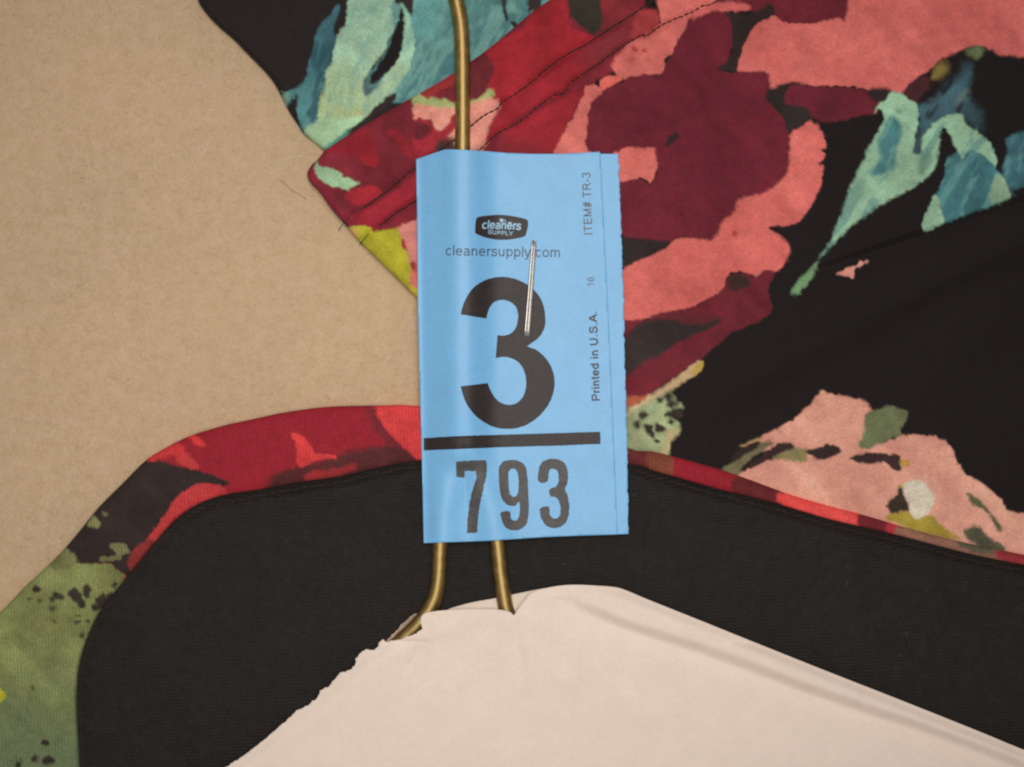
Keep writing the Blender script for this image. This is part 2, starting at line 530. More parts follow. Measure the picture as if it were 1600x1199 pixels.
back_print = [
    # broad watery teal leaf right of the light one
    (z4([(1245, 0), (1262, 110), (1230, 250), (1180, 360), (1090, 480), (1075, 580), (1120, 650), (1240, 640), (1400, 640), (1800, 500), (2300, 100), (2250, 0)]), TEAL,
     {'mot': .16, 'to': ((640, 60), (700, 160), (66, 112, 116)), 'streak': (120, (124, 172, 158), .5)}),
    (z4([(905, 30), (870, 90), (812, 140), (782, 200), (752, 310), (727, 400), (712, 470), (680, 530), (600, 575), (558, 590), (590, 665), (615, 640),
         (650, 585), (662, 620), (655, 700), (680, 800), (740, 840), (800, 780), (820, 640), (850, 480), (890, 400), (910, 260), (880, 190), (905, 120), (925, 50)]), DTEAL,
     {'mot': .2, 'to': ((470, 90), (480, 190), (84, 136, 136)), 'streak': (105, (36, 70, 84), .7)}),
    (z4([(990, 0), (970, 90), (930, 180), (890, 280), (872, 400), (840, 440), (825, 560), (802, 620), (782, 760), (700, 822), (760, 890), (832, 940), (900, 875),
         (1000, 800), (1085, 740), (1150, 670), (1240, 590), (1320, 490), (1372, 380), (1390, 260), (1365, 120), (1330, 40), (1302, 15), (1300, 120),
         (1290, 260), (1240, 400), (1140, 560), (1090, 590), (1078, 520), (1110, 440), (1180, 340), (1225, 240), (1260, 120), (1240, 0)]), LEAF,
     {'mot': .12, 'to': ((545, 60), (530, 185), (168, 188, 140)), 'streak': (105, (110, 160, 150), .42)}),
    (z4([(700, 822), (790, 760), (1000, 740), (1075, 735), (1000, 800), (900, 875), (832, 940), (760, 890)]), (160, 192, 152), {'soft': 4}),
    (z4([(860, 700), (960, 690), (1060, 690), (1090, 715), (1000, 730), (900, 725)]), (170, 166, 112), {'soft': 6, 'op': .45}),
    (z4([(1310, 45), (1332, 90), (1322, 220), (1300, 340), (1240, 430), (1165, 505), (1120, 535), (1108, 490), (1150, 420), (1210, 320), (1252, 200), (1290, 110)]), BLACK),
    (z4([(1070, 500), (1112, 490), (1118, 540), (1180, 500), (1110, 590), (1078, 590)]), (84, 110, 112), {'soft': 3}),
    (z4([(1250, 0), (1395, 0), (1385, 50), (1340, 40), (1300, 15), (1265, 25)]), (52, 40, 40)),
    (z4([(1245, 25), (1300, 30), (1300, 60), (1270, 120), (1258, 90)]), (100, 142, 132)),
    (z4([(1268, 588), (1255, 640), (1180, 700), (1100, 765), (1010, 830), (960, 850), (1000, 800), (1090, 740), (1200, 620)]), (45, 34, 34)),
    (z4([(815, 950), (880, 880), (950, 835), (990, 815), (960, 860), (900, 910), (840, 960)]), (66, 128, 116)),
    (r1([(485, 0), (515, 0), (565, 60), (610, 130), (640, 165), (610, 175), (585, 130), (540, 70)]), (46, 42, 36)),
    (r1([(675, 0), (830, 0), (780, 40), (735, 65), (712, 75), (700, 40)]), (50, 38, 38)),
    (z4([(560, 590), (600, 580), (605, 620), (595, 665), (575, 640)]), (120, 150, 128)),
]

def flap_z0(x, y):
    u = x * .8 - y * .6; v = x * .6 + y * .8
    return (1.15 * noise(u / 1.6, v, 190, 320) + 0.45 * noise(u / 2, v, 80, 321)) * (1 - .8 * np.exp(-((x - 790) / 200) ** 2 - ((y - 500) / 350) ** 2))

def z_back(x, y, d):
    r = 9.0
    t = np.clip(d / r, 0, 1)
    return 1.0 + 1.0 * np.sqrt(1 - (1 - t) ** 2) + 0.3 * noise(x, y, 230, 322) * t + 0.12 * noise(x, y, 70, 323) * t
def c_back(x, y):
    return paint(x, y, (34, 26, 27), back_print, 50)
sheet('back_panel', out_back, 1.6, z_back, M_print, blouse, c_back, floor=lambda x, y: np.full(len(x), -0.3))

def stitch_dashes(name, path, off, pitch, length, rad, parent, zf, lift, label):
    """a row of machine stitches: short threads sunk at both ends"""
    P = smooth(path, False, 12)
    seg = np.r_[0, np.cumsum(np.linalg.norm(np.diff(P, axis=0), axis=1))]
    V = []; F = []; g = np.random.default_rng(31)
    for c in np.arange(pitch, seg[-1] - pitch, pitch):
        k = len(V) * 0
        ts = np.linspace(c - length / 2, c + length / 2, 5)
        px = np.interp(ts, seg, P[:, 0]); py = np.interp(ts, seg, P[:, 1]) + off + g.normal() * .5
        z = zf(px, py, np.full(5, 50.0)) + lift + rad * np.array([-1.3, .2, .5, .2, -1.3])
        wx, wy, wz = world_xyz(px, py, z); C = np.c_[wx, wy, wz]
        T = C[-1] - C[0]; T /= np.linalg.norm(T); sd = np.cross(T, (0, 0, 1.0)); up_ = np.cross(sd, T)
        base = len(V) * 6
        for q in C:
            V.append(q + rad * MM * np.array([math.cos(t) * sd + math.sin(t) * up_ for t in np.arange(6) * math.pi / 3]))
        for i in range(4):
            for j in range(6):
                F.append((base + i * 6 + j, base + i * 6 + (j + 1) % 6, base + (i + 1) * 6 + (j + 1) % 6, base + (i + 1) * 6 + j))
    return make_mesh(name, np.concatenate(V), F, M_thread, parent, label=label)
# -- front panel: folded edge at the top left, two rows of topstitching
row1 = [(541, 346), (562, 329), (586, 312), (611, 294), (636, 272), (655, 258), (700, 226), (737, 197), (757, 180), (777, 170), (786, 160), (822, 135),
        (850, 112), (875, 92), (912, 72), (950, 47), (985, 25), (1012, 7), (1040, -12), (1200, -120)]
row2 = [(566, 377), (577, 365), (595, 352), (620, 332), (650, 313), (700, 275), (752, 232), (780, 207), (810, 192), (840, 167), (865, 150), (879, 147), (890, 131),
        (925, 107), (967, 77), (1002, 56), (1010, 57), (1032, 41), (1050, 32), (1075, 22), (1097, 10), (1130, -4), (1320, -110)]
edge_front = [(1000, -160), (930, -50), (857, 0), (830, 19), (805, 40), (772, 67), (750, 84), (710, 111), (662, 140), (625, 161), (575, 190), (520, 224), (507, 236), (497, 249),
              (487, 258), (480, 272), (485, 286), (500, 302), (520, 330), (540, 352), (565, 381), (600, 415), (630, 445), (650, 464), (670, 482), (720, 540), (800, 620)]
out_front = [tuple(p) for p in smooth(edge_front, False, 4)] + [(900, 690), (1000, 708), (1200, 769), (1400, 829), (1600, 874), (1780, 911), (1780, -160)]

front_print = [
    # left flower, maroon ground
    ([(470, 270), (510, 225), (860, -5), (1000, 0), (1000, 60), (960, 110), (920, 135), (905, 200), (870, 245), (700, 420), (650, 385), (590, 375), (545, 352), (500, 310)], (122, 34, 46), {'mot': .15}),
    (z5([(325, 145), (480, 55), (585, 5), (620, 100), (645, 210), (600, 245), (500, 180), (385, 150)]), CRIMSON, {'mot': .15, 'soft': 4}),
    (z5([(690, 25), (740, 60), (800, 150), (850, 190), (880, 150), (880, 60), (1000, 20), (1100, 60), (1090, 110), (1020, 130), (930, 130), (860, 100), (760, 10)]), (150, 36, 46), {'mot': .15, 'soft': 5}),
    (z5([(465, 390), (580, 365), (655, 380), (645, 440), (560, 485), (480, 475), (435, 430)]), (160, 36, 46), {'soft': 4}),
    (z5([(485, 565), (640, 470), (760, 385), (900, 290), (900, 440), (750, 525), (680, 590), (600, 640), (540, 605)]), (150, 34, 48), {'soft': 4}),
    (z5([(262, 205), (275, 232), (300, 250), (330, 248), (352, 262), (395, 270), (425, 300), (525, 350), (480, 365), (455, 392), (400, 368), (360, 376), (310, 345), (275, 320), (262, 285), (246, 252)]), (156, 188, 148), {'mot': .18, 'sharp': True, 'soft': 2.6}),
    (z5([(485, 608), (590, 620), (620, 645), (760, 628), (800, 660), (810, 740), (840, 800), (860, 860), (850, 960), (900, 1070), (820, 1010), (700, 900), (600, 800), (550, 730), (500, 690), (450, 640)]), (172, 166, 44), {'mot': .1}),
    (z5([(460, 640), (490, 610), (520, 640), (510, 690), (480, 670)]), (196, 150, 96), {'soft': 4, 'op': .7}),
    (z5([(770, 625), (870, 575), (960, 540), (960, 860), (855, 865), (832, 790), (812, 740), (795, 690)]), (214, 134, 122)),
    (z5([(855, 865), (960, 830), (960, 1080), (872, 1020), (842, 975)]), (205, 112, 96)),
    (z5([(860, 990), (920, 1040), (920, 1100), (850, 1030)]), (180, 160, 50)),
    (z5([(790, 690), (815, 705), (812, 760), (796, 745)]), (160, 40, 48)), (z5([(845, 850), (880, 830), (870, 900)]), (150, 40, 48)),
    # round the hook
    (r1([(436, 330), (600, 200), (720, 90), (850, 0), (930, 0), (960, 110), (1000, 180), (1090, 225), (1160, 225), (1060, 312), (912, 392), (812, 472), (712, 560), (560, 660), (490, 640), (448, 600), (460, 500), (482, 430)]), (152, 32, 42), {'mot': .14}),
    (r1([(-10, 585), (40, 588), (80, 610), (190, 620), (250, 640), (460, 555), (475, 620), (350, 690), (250, 690), (-10, 670)]), (160, 168, 108), {'soft': 4}),
    (r1([(-12, 655), (100, 665), (250, 682), (350, 650), (460, 612), (525, 660), (510, 720), (462, 790), (458, 870), (420, 935), (330, 1000), (200, 860), (150, 822), (112, 800), (92, 750), (-12, 745)]), PINK, {'soft': 3}),
    (r1([(40, 580), (100, 530), (245, 445), (300, 440), (300, 510), (160, 562), (80, 612), (48, 606)]), (150, 46, 48)),
    (r1([(190, 612), (230, 560), (300, 530), (440, 560), (370, 622), (300, 640)]), (118, 38, 44)),
    (r1([(340, 395), (430, 345), (485, 410), (462, 500), (425, 560), (370, 630), (300, 600), (300, 430)]), (102, 34, 40)),
    (r1([(-12, 750), (100, 770), (122, 822), (180, 800), (242, 715), (262, 760), (205, 850), (152, 900), (100, 960), (-12, 980)]), (150, 36, 48)),
    (r1([(-12, 760), (50, 770), (100, 800), (60, 860), (-12, 860)]), (104, 34, 44), {'soft': 5}),
    (r1([(150, 880), (240, 880), (240, 960), (120, 960)]), (70, 46, 46), {'soft': 5}),
    (r1([(522, 682), (700, 560), (870, 430), (1050, 300), (1250, 190), (1360, 220), (1280, 285), (1100, 425), (950, 545), (880, 612), (760, 662), (600, 772), (500, 855), (440, 890), (470, 780)]), (148, 32, 43),
     {'to': ((890, 110), (960, 70), (124, 42, 48))}),
    (r1([(540, 890), (600, 800), (720, 722), (860, 642), (940, 592), (1055, 548), (1000, 680), (950, 765), (900, 880), (870, 990), (540, 990)]), (144, 31, 42), {'mot': .14, 'to': ((780, 200), (770, 240), (124, 36, 44))}),
    # salmon ground of the big flower
    (r2([(410, 0), (880, 0), (870, 20), (720, 110), (690, 180), (640, 250), (600, 330), (555, 360), (540, 450), (480, 465), (340, 485), (290, 495), (225, 420), (255, 350), (360, 250), (480, 150), (520, 70)]), (212, 110, 102)),
    (r1([(1060, 538), (1150, 545), (1165, 590), (1112, 640), (1082, 720), (1075, 850), (1085, 990), (860, 990), (930, 830), (1000, 700), (1040, 600)]), (212, 112, 103)),
    (r1([(1150, 500), (1240, 470), (1300, 490), (1260, 520), (1170, 570)]), (210, 100, 88)),
    (r2([(1120, 150), (1240, 100), (1290, 135), (1410, 150), (1530, 140), (1640, 100), (1690, 60), (1720, 0), (2800, 0), (2800, 330), (2720, 350), (2600, 310), (2510, 290), (2420, 310), (2290, 370), (2200, 450), (2130, 490), (2050, 575), (2010, 585), (1960, 568),
         (1840, 560), (1640, 540), (1480, 545), (1350, 520), (1220, 565), (1205, 500), (1180, 455), (1020, 450), (1000, 400), (1050, 270)]), (210, 106, 99), {'mot': .05}),
    (r2([(850, 0), (1720, 0), (1690, 60), (1630, 110), (1530, 138), (1400, 148), (1290, 135), (1240, 95), (1230, 40), (1140, 65), (1085, 75), (1070, 25), (880, 12)]), MAROON),
    (r2([(700, 120), (760, 95), (850, 72), (930, 68), (975, 110), (975, 300), (940, 390), (890, 430), (940, 458), (1030, 450), (1180, 452), (1218, 520), (1195, 600), (1260, 680), (1310, 770), (1332, 850), (1322, 980), (1312, 1085),
         (1235, 1175), (1150, 1222), (1020, 1240), (980, 1330), (905, 1390), (872, 1482), (800, 1500), (650, 1485), (600, 1512), (540, 1512), (400, 1492), (220, 1470), (220, 1145), (300, 1125), (400, 1115), (455, 1150), (510, 1080),
         (512, 1030), (490, 960), (475, 918), (300, 945), (80, 945), (73, 800), (78, 720), (105, 640), (170, 570), (300, 500), (400, 472), (532, 466), (550, 400), (600, 340), (640, 250), (690, 180)]), (106, 29, 43), {'mot': .07}),
    (r2([(720, 112), (870, 20), (1062, 22), (1085, 72), (960, 68), (850, 68)]), (204, 98, 94)),
    (r2([(920, 78), (1000, 92), (1090, 92), (1165, 45), (1200, 18), (1235, 60), (1200, 102), (1122, 150), (1072, 230), (1042, 290), (1012, 400), (1000, 445), (930, 442), (872, 432), (930, 400), (972, 330), (972, 220), (960, 120)]), (46, 34, 32)),
    (r2([(560, 920), (580, 860), (630, 815), (640, 860), (600, 900)]), (52, 30, 32)),
    (r2([(240, 955), (470, 925), (502, 980), (512, 1050), (472, 1142), (440, 1122), (400, 1115), (240, 1130)]), (211, 108, 99)),
    (r1([(935, 0), (1150, 0), (1168, 100), (1160, 180), (1100, 218), (1030, 165), (980, 110), (958, 60)]), (46, 40, 32), {'soft': 4}),
    (r1([(1150, 0), (1395, 0), (1402, 60), (1362, 110), (1200, 192), (1160, 200), (1168, 100)]), (126, 38, 44), {'mot': .14}),
    (r1([(1360, 120), (1400, 60), (1500, 55), (1515, 150), (1430, 232), (1345, 235)]), (180, 64, 66), {'mot': .25, 'soft': 4}),
    (r1([(1270, 330), (1380, 290), (1370, 400), (1330, 410)]), (196, 92, 86), {'soft': 5, 'op': .5}),
    (r1(blob(1370, 310, 16)), (160, 50, 60)), (r1(blob(1425, 322, 13)), (168, 52, 58)), (r1(blob(1350, 375, 16)), (168, 60, 66), {'op': .6}),
    # stem and dark wedge
    (r3([(-10, 590), (50, 542), (150, 518), (200, 560), (230, 660), (290, 745), (130, 825), (100, 740), (30, 660)]), (44, 33, 31)),
    (r3([(150, 535), (300, 540), (450, 545), (600, 565), (740, 558), (775, 600), (700, 640), (680, 712), (560, 732), (380, 765), (290, 745), (225, 672), (110, 645)]), (104, 30, 44)),
    (r3([(620, 565), (740, 552), (785, 590), (740, 630), (660, 640)]), (42, 30, 30), {'soft': 4}),
    # salmon petal
    (r4([(1330, -20), (1345, -200), (1400, -240), (1470, -285), (1520, -240), (1550, -170), (1560, -130), (1532, -100), (1562, -70), (1510, -20), (1542, 10), (1532, 110), (1490, 200), (1412, 332), (1300, 365), (1195, 385), (1280, 430), (1342, 500),
         (1312, 600), (1262, 662), (1180, 652), (1130, 690), (1060, 665), (980, 660), (940, 700), (920, 770), (820, 830), (730, 880), (640, 900), (540, 912), (430, 960), (240, 1010), (240, 650), (400, 580), (520, 530), (580, 490),
         (650, 452), (770, 462), (870, 442), (910, 342), (980, 290), (1020, 200), (1150, 180), (1250, 122), (1312, 60)]), (209, 104, 97), {'mot': .06}),
    (r4([(230, 440), (400, 455), (560, 470), (580, 492), (520, 530), (400, 580), (230, 650)]), (42, 32, 32)),
    (r4(blob(995, 425, 17)), (150, 44, 46)), (r4(blob(665, 300, 12)), (66, 24, 30)),
    # maroon petal below
    (r4([(230, 1010), (430, 960), (560, 912), (730, 880), (822, 830), (920, 772), (942, 700), (985, 662), (1060, 668), (1130, 692), (1182, 655), (1252, 660), (1215, 730), (1205, 800), (1222, 880), (1190, 942), (1080, 1000), (960, 1062), (830, 1160),
         (700, 1260), (540, 1370), (440, 1440), (330, 1450), (230, 1470)]), (108, 31, 43)),
    (r4([(420, 975), (600, 950), (900, 940), (850, 1000), (650, 1100), (530, 1180), (430, 1235), (300, 1330), (220, 1370), (220, 1070), (310, 1060)]), (48, 38, 36), {'soft': 4}),
    (r4([(600, 930), (760, 930), (900, 930), (820, 975), (680, 985)]), (96, 34, 40), {'soft': 6}),
    (r4([(955, 690), (1000, 672), (1085, 690), (1080, 740), (1020, 770), (960, 765)]), (56, 36, 34), {'soft': 4}),
    # pale tip with dark dots left of the black ground
    (r6([(100, 490), (255, 478), (190, 535), (100, 590)]), (160, 84, 62)),
    (r6([(90, 590), (200, 528), (330, 460), (390, 448), (430, 500), (475, 548), (420, 560), (385, 600), (432, 640), (445, 700), (402, 730), (382, 790), (372, 860), (220, 830), (90, 780)]), (152, 162, 120), {'mot': .16}),
    (r6([(120, 600), (200, 520), (300, 450), (400, 382), (500, 302), (555, 262), (590, 258), (578, 320), (540, 352), (460, 395), (390, 442), (340, 462), (200, 545)]), (194, 164, 126), {'to': ((1010, 625), (1080, 580), (190, 160, 120))}),
    (r6([(555, 290), (590, 256), (582, 310), (548, 350), (525, 340)]), (184, 148, 66)),
    (r6([(350, 700), (440, 690), (385, 770), (375, 850), (330, 835), (360, 780)]), (186, 168, 122), {'soft': 4}),
] + [(r6(blob(a, b, c)), (50, 40, 34), {'soft': 1.8}) for a, b, c in
     [(215, 600, 27), (180, 650, 25), (245, 680, 27), (265, 705, 22), (320, 680, 30), (375, 480, 30), (328, 500, 20), (405, 530, 34), (310, 760, 15), (280, 725, 18), (385, 592, 26), (395, 642, 20), (300, 660, 16), (440, 585, 30), (350, 690, 14)]] + [
    # peach flower
    ([(1148, 745), (1175, 730), (1195, 720), (1222, 716), (1200, 706), (1160, 700), (1187, 686), (1212, 672), (1240, 655), (1262, 632), (1280, 614), (1286, 611), (1295, 615), (1317, 620), (1345, 624), (1357, 632), (1360, 642), (1352, 652), (1380, 690),
      (1407, 681), (1437, 680), (1462, 682), (1482, 692), (1492, 707), (1498, 725), (1512, 743), (1537, 757), (1562, 780), (1590, 802), (1600, 812), (1600, 900), (1400, 860), (1200, 790), (1140, 765)], PEACH, {'mot': .05, 'soft': 2}),
    (r6([(690, 950), (800, 880), (880, 820), (950, 770), (1040, 768), (960, 830), (870, 892), (810, 970), (740, 1010)]), (112, 106, 74), {'soft': 3}),
    (r6([(860, 920), (940, 860), (1030, 800), (1072, 765), (1150, 772), (1165, 810), (1100, 832), (1000, 870), (930, 912)]), (52, 36, 34)),
    (r6([(1030, 865), (1120, 820), (1190, 798), (1245, 820), (1235, 885), (1150, 882)]), (128, 118, 78), {'soft': 3}),
    (r6([(1235, 820), (1300, 800), (1370, 780), (1420, 790), (1465, 820), (1400, 852), (1340, 882), (1270, 852)]), (52, 36, 34)),
    (r6([(825, 800), (900, 768), (955, 762), (930, 800), (850, 850), (770, 890)]), (48, 35, 33)),
    (r6([(820, 795), (900, 755), (950, 738), (955, 752), (880, 785)]), (170, 140, 100), {'soft': 2}),
    (r7([(625, 340), (700, 320), (740, 298), (865, 325), (862, 380), (832, 440), (832, 482), (740, 512), (650, 562), (610, 572), (566, 540), (590, 470), (602, 400)]), (104, 112, 78)),
    (r7([(508, 620), (560, 600), (640, 590), (740, 595), (825, 612), (832, 690), (800, 702), (740, 655), (700, 650), (640, 667), (560, 652)]), (54, 36, 36)),
    (r7([(832, 632), (890, 640), (880, 672), (835, 665)]), (188, 146, 74), {'soft': 3}),
    (r7([(750, 972), (830, 958), (880, 945), (920, 1000), (1000, 982), (1060, 1020), (1130, 1080), (1200, 1130), (1100, 1122), (950, 1090), (820, 1040), (730, 1000)]), (158, 136, 52), {'soft': 3}),
    (r7([(820, 800), (850, 805), (852, 860), (882, 950), (830, 962), (758, 972), (752, 910), (800, 860)]), (54, 42, 32)),
    (r7([(848, 790), (890, 765), (950, 765), (1000, 800), (1038, 870), (1022, 940), (982, 992), (920, 1002), (890, 970), (870, 900), (848, 830)]), (205, 190, 170), {'soft': 2.5}),
    (r7([(815, 790), (850, 780), (850, 800), (825, 808)]), (184, 150, 70)),
    (r7([(1240, 838), (1300, 870), (1360, 930), (1412, 990), (1465, 1040), (1450, 1085), (1410, 1035), (1370, 970), (1280, 915), (1250, 875)]), (88, 88, 58), {'soft': 3}),
    (r7([(1228, 1075), (1290, 1048), (1340, 1080), (1370, 1120), (1430, 1150), (1490, 1200), (1400, 1210), (1280, 1160), (1230, 1110)]), (84, 84, 64), {'soft': 3}),
    # teal and light green leaves on the right
    (r3([(930, 670), (1050, 620), (1110, 540), (1200, 480), (1240, 390), (1285, 440), (1260, 600), (1340, 700), (1330, 830), (1240, 760), (1210, 720), (1110, 745), (1030, 790), (965, 860), (955, 950), (890, 955), (930, 850), (950, 750)]), (60, 88, 98), {'mot': .25, 'soft': 8, 'streak': (-65, (34, 40, 46), .9)}),
    (r3([(1170, 650), (1200, 590), (1260, 560), (1240, 610), (1190, 660)]), (104, 118, 108), {'soft': 5, 'op': .6}),
    (r3([(1040, 775), (1130, 728), (1212, 716), (1240, 780), (1310, 830), (1390, 890), (1425, 980), (1420, 1050), (1340, 975), (1260, 945), (1215, 1005), (1180, 940), (1140, 840), (1100, 800), (1080, 830), (1062, 950), (1050, 1030), (1000, 1100), (900, 1170),
         (800, 1230), (700, 1282), (550, 1392), (450, 1482), (385, 1545), (332, 1612), (320, 1606), (380, 1535), (402, 1490), (422, 1430), (470, 1320), (500, 1210), (540, 1120), (590, 1005), (622, 920), (680, 840), (730, 745), (690, 690), (665, 715),
         (685, 665), (730, 630), (770, 578), (820, 582), (880, 618), (935, 660), (942, 750), (925, 860), (905, 950), (950, 960), (965, 870)]), (148, 186, 154), {'mot': .1, 'streak': (-55, (84, 136, 136), .6)}),
    (r3([(760, 735), (825, 760), (845, 830), (805, 940), (795, 1050), (700, 1095), (630, 1080), (700, 985), (672, 900), (715, 820)]), (70, 120, 122), {'mot': .2, 'soft': 6, 'streak': (-60, (120, 168, 150), .5)}),
    (r3([(950, 970), (1010, 930), (1030, 960), (990, 1060), (940, 1090)]), (96, 134, 116), {'soft': 5, 'op': .8}),
    (r3([(560, 1150), (600, 1110), (610, 1200), (560, 1280), (510, 1330), (470, 1320), (520, 1230)]), (110, 142, 124), {'soft': 6, 'op': .7}),
    (r3([(790, 690), (830, 690), (850, 720), (820, 720)]), (104, 136, 120), {'soft': 4, 'op': .7}),
    (r3([(1115, 1010), (1180, 955), (1222, 1010), (1270, 950), (1350, 975), (1425, 1045), (1462, 1100), (1495, 1200), (1505, 1225), (1400, 1280), (1280, 1330), (1140, 1380), (1095, 1392), (1080, 1290), (1055, 1215), (1105, 1100)]), (66, 116, 122), {'mot': .16, 'streak': (-60, (104, 158, 150), .6)}),
    (r3([(1040, 1212), (1070, 1260), (1085, 1340), (1102, 1385), (1040, 1422), (975, 1450), (972, 1370), (1010, 1290)]), (146, 182, 152)),
    (r3([(1430, 1085), (1472, 1100), (1502, 1170), (1505, 1230), (1440, 1272), (1388, 1240), (1400, 1160)]), (146, 180, 150), {'soft': 3}),
    (r3([(1600, 735), (1550, 830), (1500, 950), (1465, 1080), (1500, 1160), (1545, 1225), (1570, 1170), (1600, 1120)]), (62, 106, 116), {'mot': .2, 'soft': 4, 'streak': (-65, (96, 150, 146), .6)}),
    (r3([(1020, 500), (1040, 430), (1090, 398), (1125, 430), (1080, 482)]), (140, 120, 62), {'soft': 5}),
    (r3([(1240, 312), (1320, 288), (1352, 310), (1310, 370), (1250, 350)]), (92, 104, 70), {'soft': 5}),
    (r3([(840, 575), (930, 490), (1000, 475), (1020, 540), (960, 600), (920, 640)]), (66, 30, 34), {'soft': 4}),
    (r5([(300, 590), (314, 605), (272, 700), (222, 762), (180, 802), (142, 780), (200, 700), (252, 650)]), (106, 140, 98)),
    (r5([(425, 672), (520, 630), (602, 586), (614, 602), (542, 650), (532, 692), (500, 692)]), (218, 150, 132), {'soft': 1.6}),
]

def z_front(x, y, d):
    t = np.clip(d / 12.0, 0, 1)
    z = 1.75 + 1.0 * np.sqrt(1 - (1 - t) ** 2)
    z = z + flap_z0(x, y) * sstep(0, 60, d)
    # the hem between the fold and the stitches is padded, each row pulls it down
    d1, _, _ = dist_to(x, y, row1, False); d2, _, _ = dist_to(x, y, row2, False)
    z = z - 0.42 * np.exp(-(d1 / 6) ** 2) - 0.5 * np.exp(-(d2 / 5) ** 2)
    pk = np.exp(-(np.minimum(d1, d2) / 22) ** 2)
    z = z + 0.16 * pk * noise(x + y * .3, y * .5, 13, 331)
    # a crease across the dark part, where the cloth doubles over and cuts the leaf short
    sd = y - (362 - 0.34 * (x - 1440))
    z = z + sstep(1180, 1420, x) * 1.7 * sstep(-6, 9, sd) * np.exp(-np.maximum(sd, 0) / 80)
    sd2 = y - (520 - 0.5 * (x - 1300))
    z = z + 1.1 * sstep(1050, 1250, x) * np.exp(-(sd2 / 36) ** 2)
    return z + 0.05 * noise(x, y, 24, 333)

def c_front(x, y):
    return paint(x, y, BLACK, front_print, 80)
front = sheet('front_panel', out_front, 1.6, z_front, M_print, blouse, c_front,
              floor=lambda x, y: np.full(len(x), 0.2))

def on_front(pts):
    P = np.array(smooth(pts, False, 6)); z = z_front(P[:, 0], P[:, 1], np.full(len(P), 30.0))
    return [(a, b, c + 0.06) for (a, b), c in zip(P, z)]
def stitch_rad(i, m):
    return 0.75 + 0.45 * abs(math.sin(i * 0.9)) + 0.15 * math.sin(i * 2.7)
for row in (row1, row2):
    stitch_dashes('topstitch_row', row, 0, 9.5, 11.5, 0.14, front, z_front, 0.04, 'dark topstitching pulled tight into the red printed fabric')
tube('loose_thread', [(546, 341, 2.3), (538, 348, 2.2), (532, 355, 1.5), (529, 360, .6)], 0.06, M_thread, front, seg=6)
tube('loose_thread', [(577, 365, 2.3), (568, 375, 2.2), (562, 383, 1.4)], 0.06, M_thread, front, seg=6)

# -- lining and the rolled neckline
inner_l = [(124, 1360), (122, 1199), (118, 1110), (121, 1045), (134, 1000), (155, 956), (188, 914), (225, 868), (262, 824), (300, 793), (345, 775),
           (400, 766), (440, 759), (480, 752), (530, 745), (592, 731), (655, 720)]
inner_r = [(820, 704), (982, 725), (1025, 737), (1075, 751), (1125, 765), (1187, 780), (1230, 792), (1290, 810), (1340, 822), (1400, 836), (1450, 849), (1512, 865), (1584, 880), (1640, 890), (1780, 918)]
outer_l = [(-160, 1096), (-80, 1030), (0, 957), (20, 937), (42, 914), (60, 898), (95, 864), (125, 829), (155, 792), (192, 755), (225, 722), (250, 705), (295, 682), (350, 665), (400, 654), (442, 645), (490, 638), (530, 635),
           (592, 634), (654, 635)]
outer_r = [(820, 655), (982, 695), (1012, 702), (1050, 712), (1100, 726), (1140, 738), (1187, 755), (1232, 772), (1275, 785), (1340, 802), (1375, 812), (1425, 827), (1475, 840), (1525, 852), (1600, 867), (1780, 903)]
inner = [tuple(p) for p in smooth(inner_l + inner_r, False, 4)]
outer = [tuple(p) for p in smooth(outer_l + outer_r, False, 4)]

def z_lining(x, y, d):
    di, _, _ = dist_to(x, y, inner, False)
    calm = 1 - 0.85 * np.exp(-((x - 790) / 260) ** 2 - ((y - 830) / 200) ** 2)
    z = 1.8 + calm * (0.55 * noise(x, y, 240, 340) + 0.28 * noise(x + .5 * y, y - .3 * x, 95, 341))
    z = z + (0.25 + 0.75 * sstep(270, 350, x)) * (0.25 * np.exp(-((di - 28) / 14) ** 2) - 0.5 * np.exp(-((di - 9) / 5.5) ** 2))
    z = z + 0.12 * np.exp(-(di / 40) ** 2) * noise(x, y, 17, 343)
    return z + 0.035 * noise(x, y, 11, 342)
def c_lining(x, y):
    c = lin((33, 29, 27))[None, :] * (1 + 0.12 * fbm(x, y, 40, 350, 3) + 0.10 * fbm(x, y, 7, 353, 2))[:, None]
    lint = noise(x, y, 4.5, 356) * noise(x, y, 37, 357)
    c = c * (1 + 1.2 * sstep(0.66, 0.8, lint))[:, None]
    return c
out_lining = inner + [(1780, 1360)]
# slip the lining's border under the neckline
in2 = [(x, y - 10) if x > 300 else (x - 8, y - 6) for x, y in inner]
sheet('lining', in2 + [(1780, 1360)], 1.8, z_lining, M_lining, blouse, c_lining, thick=0.8)

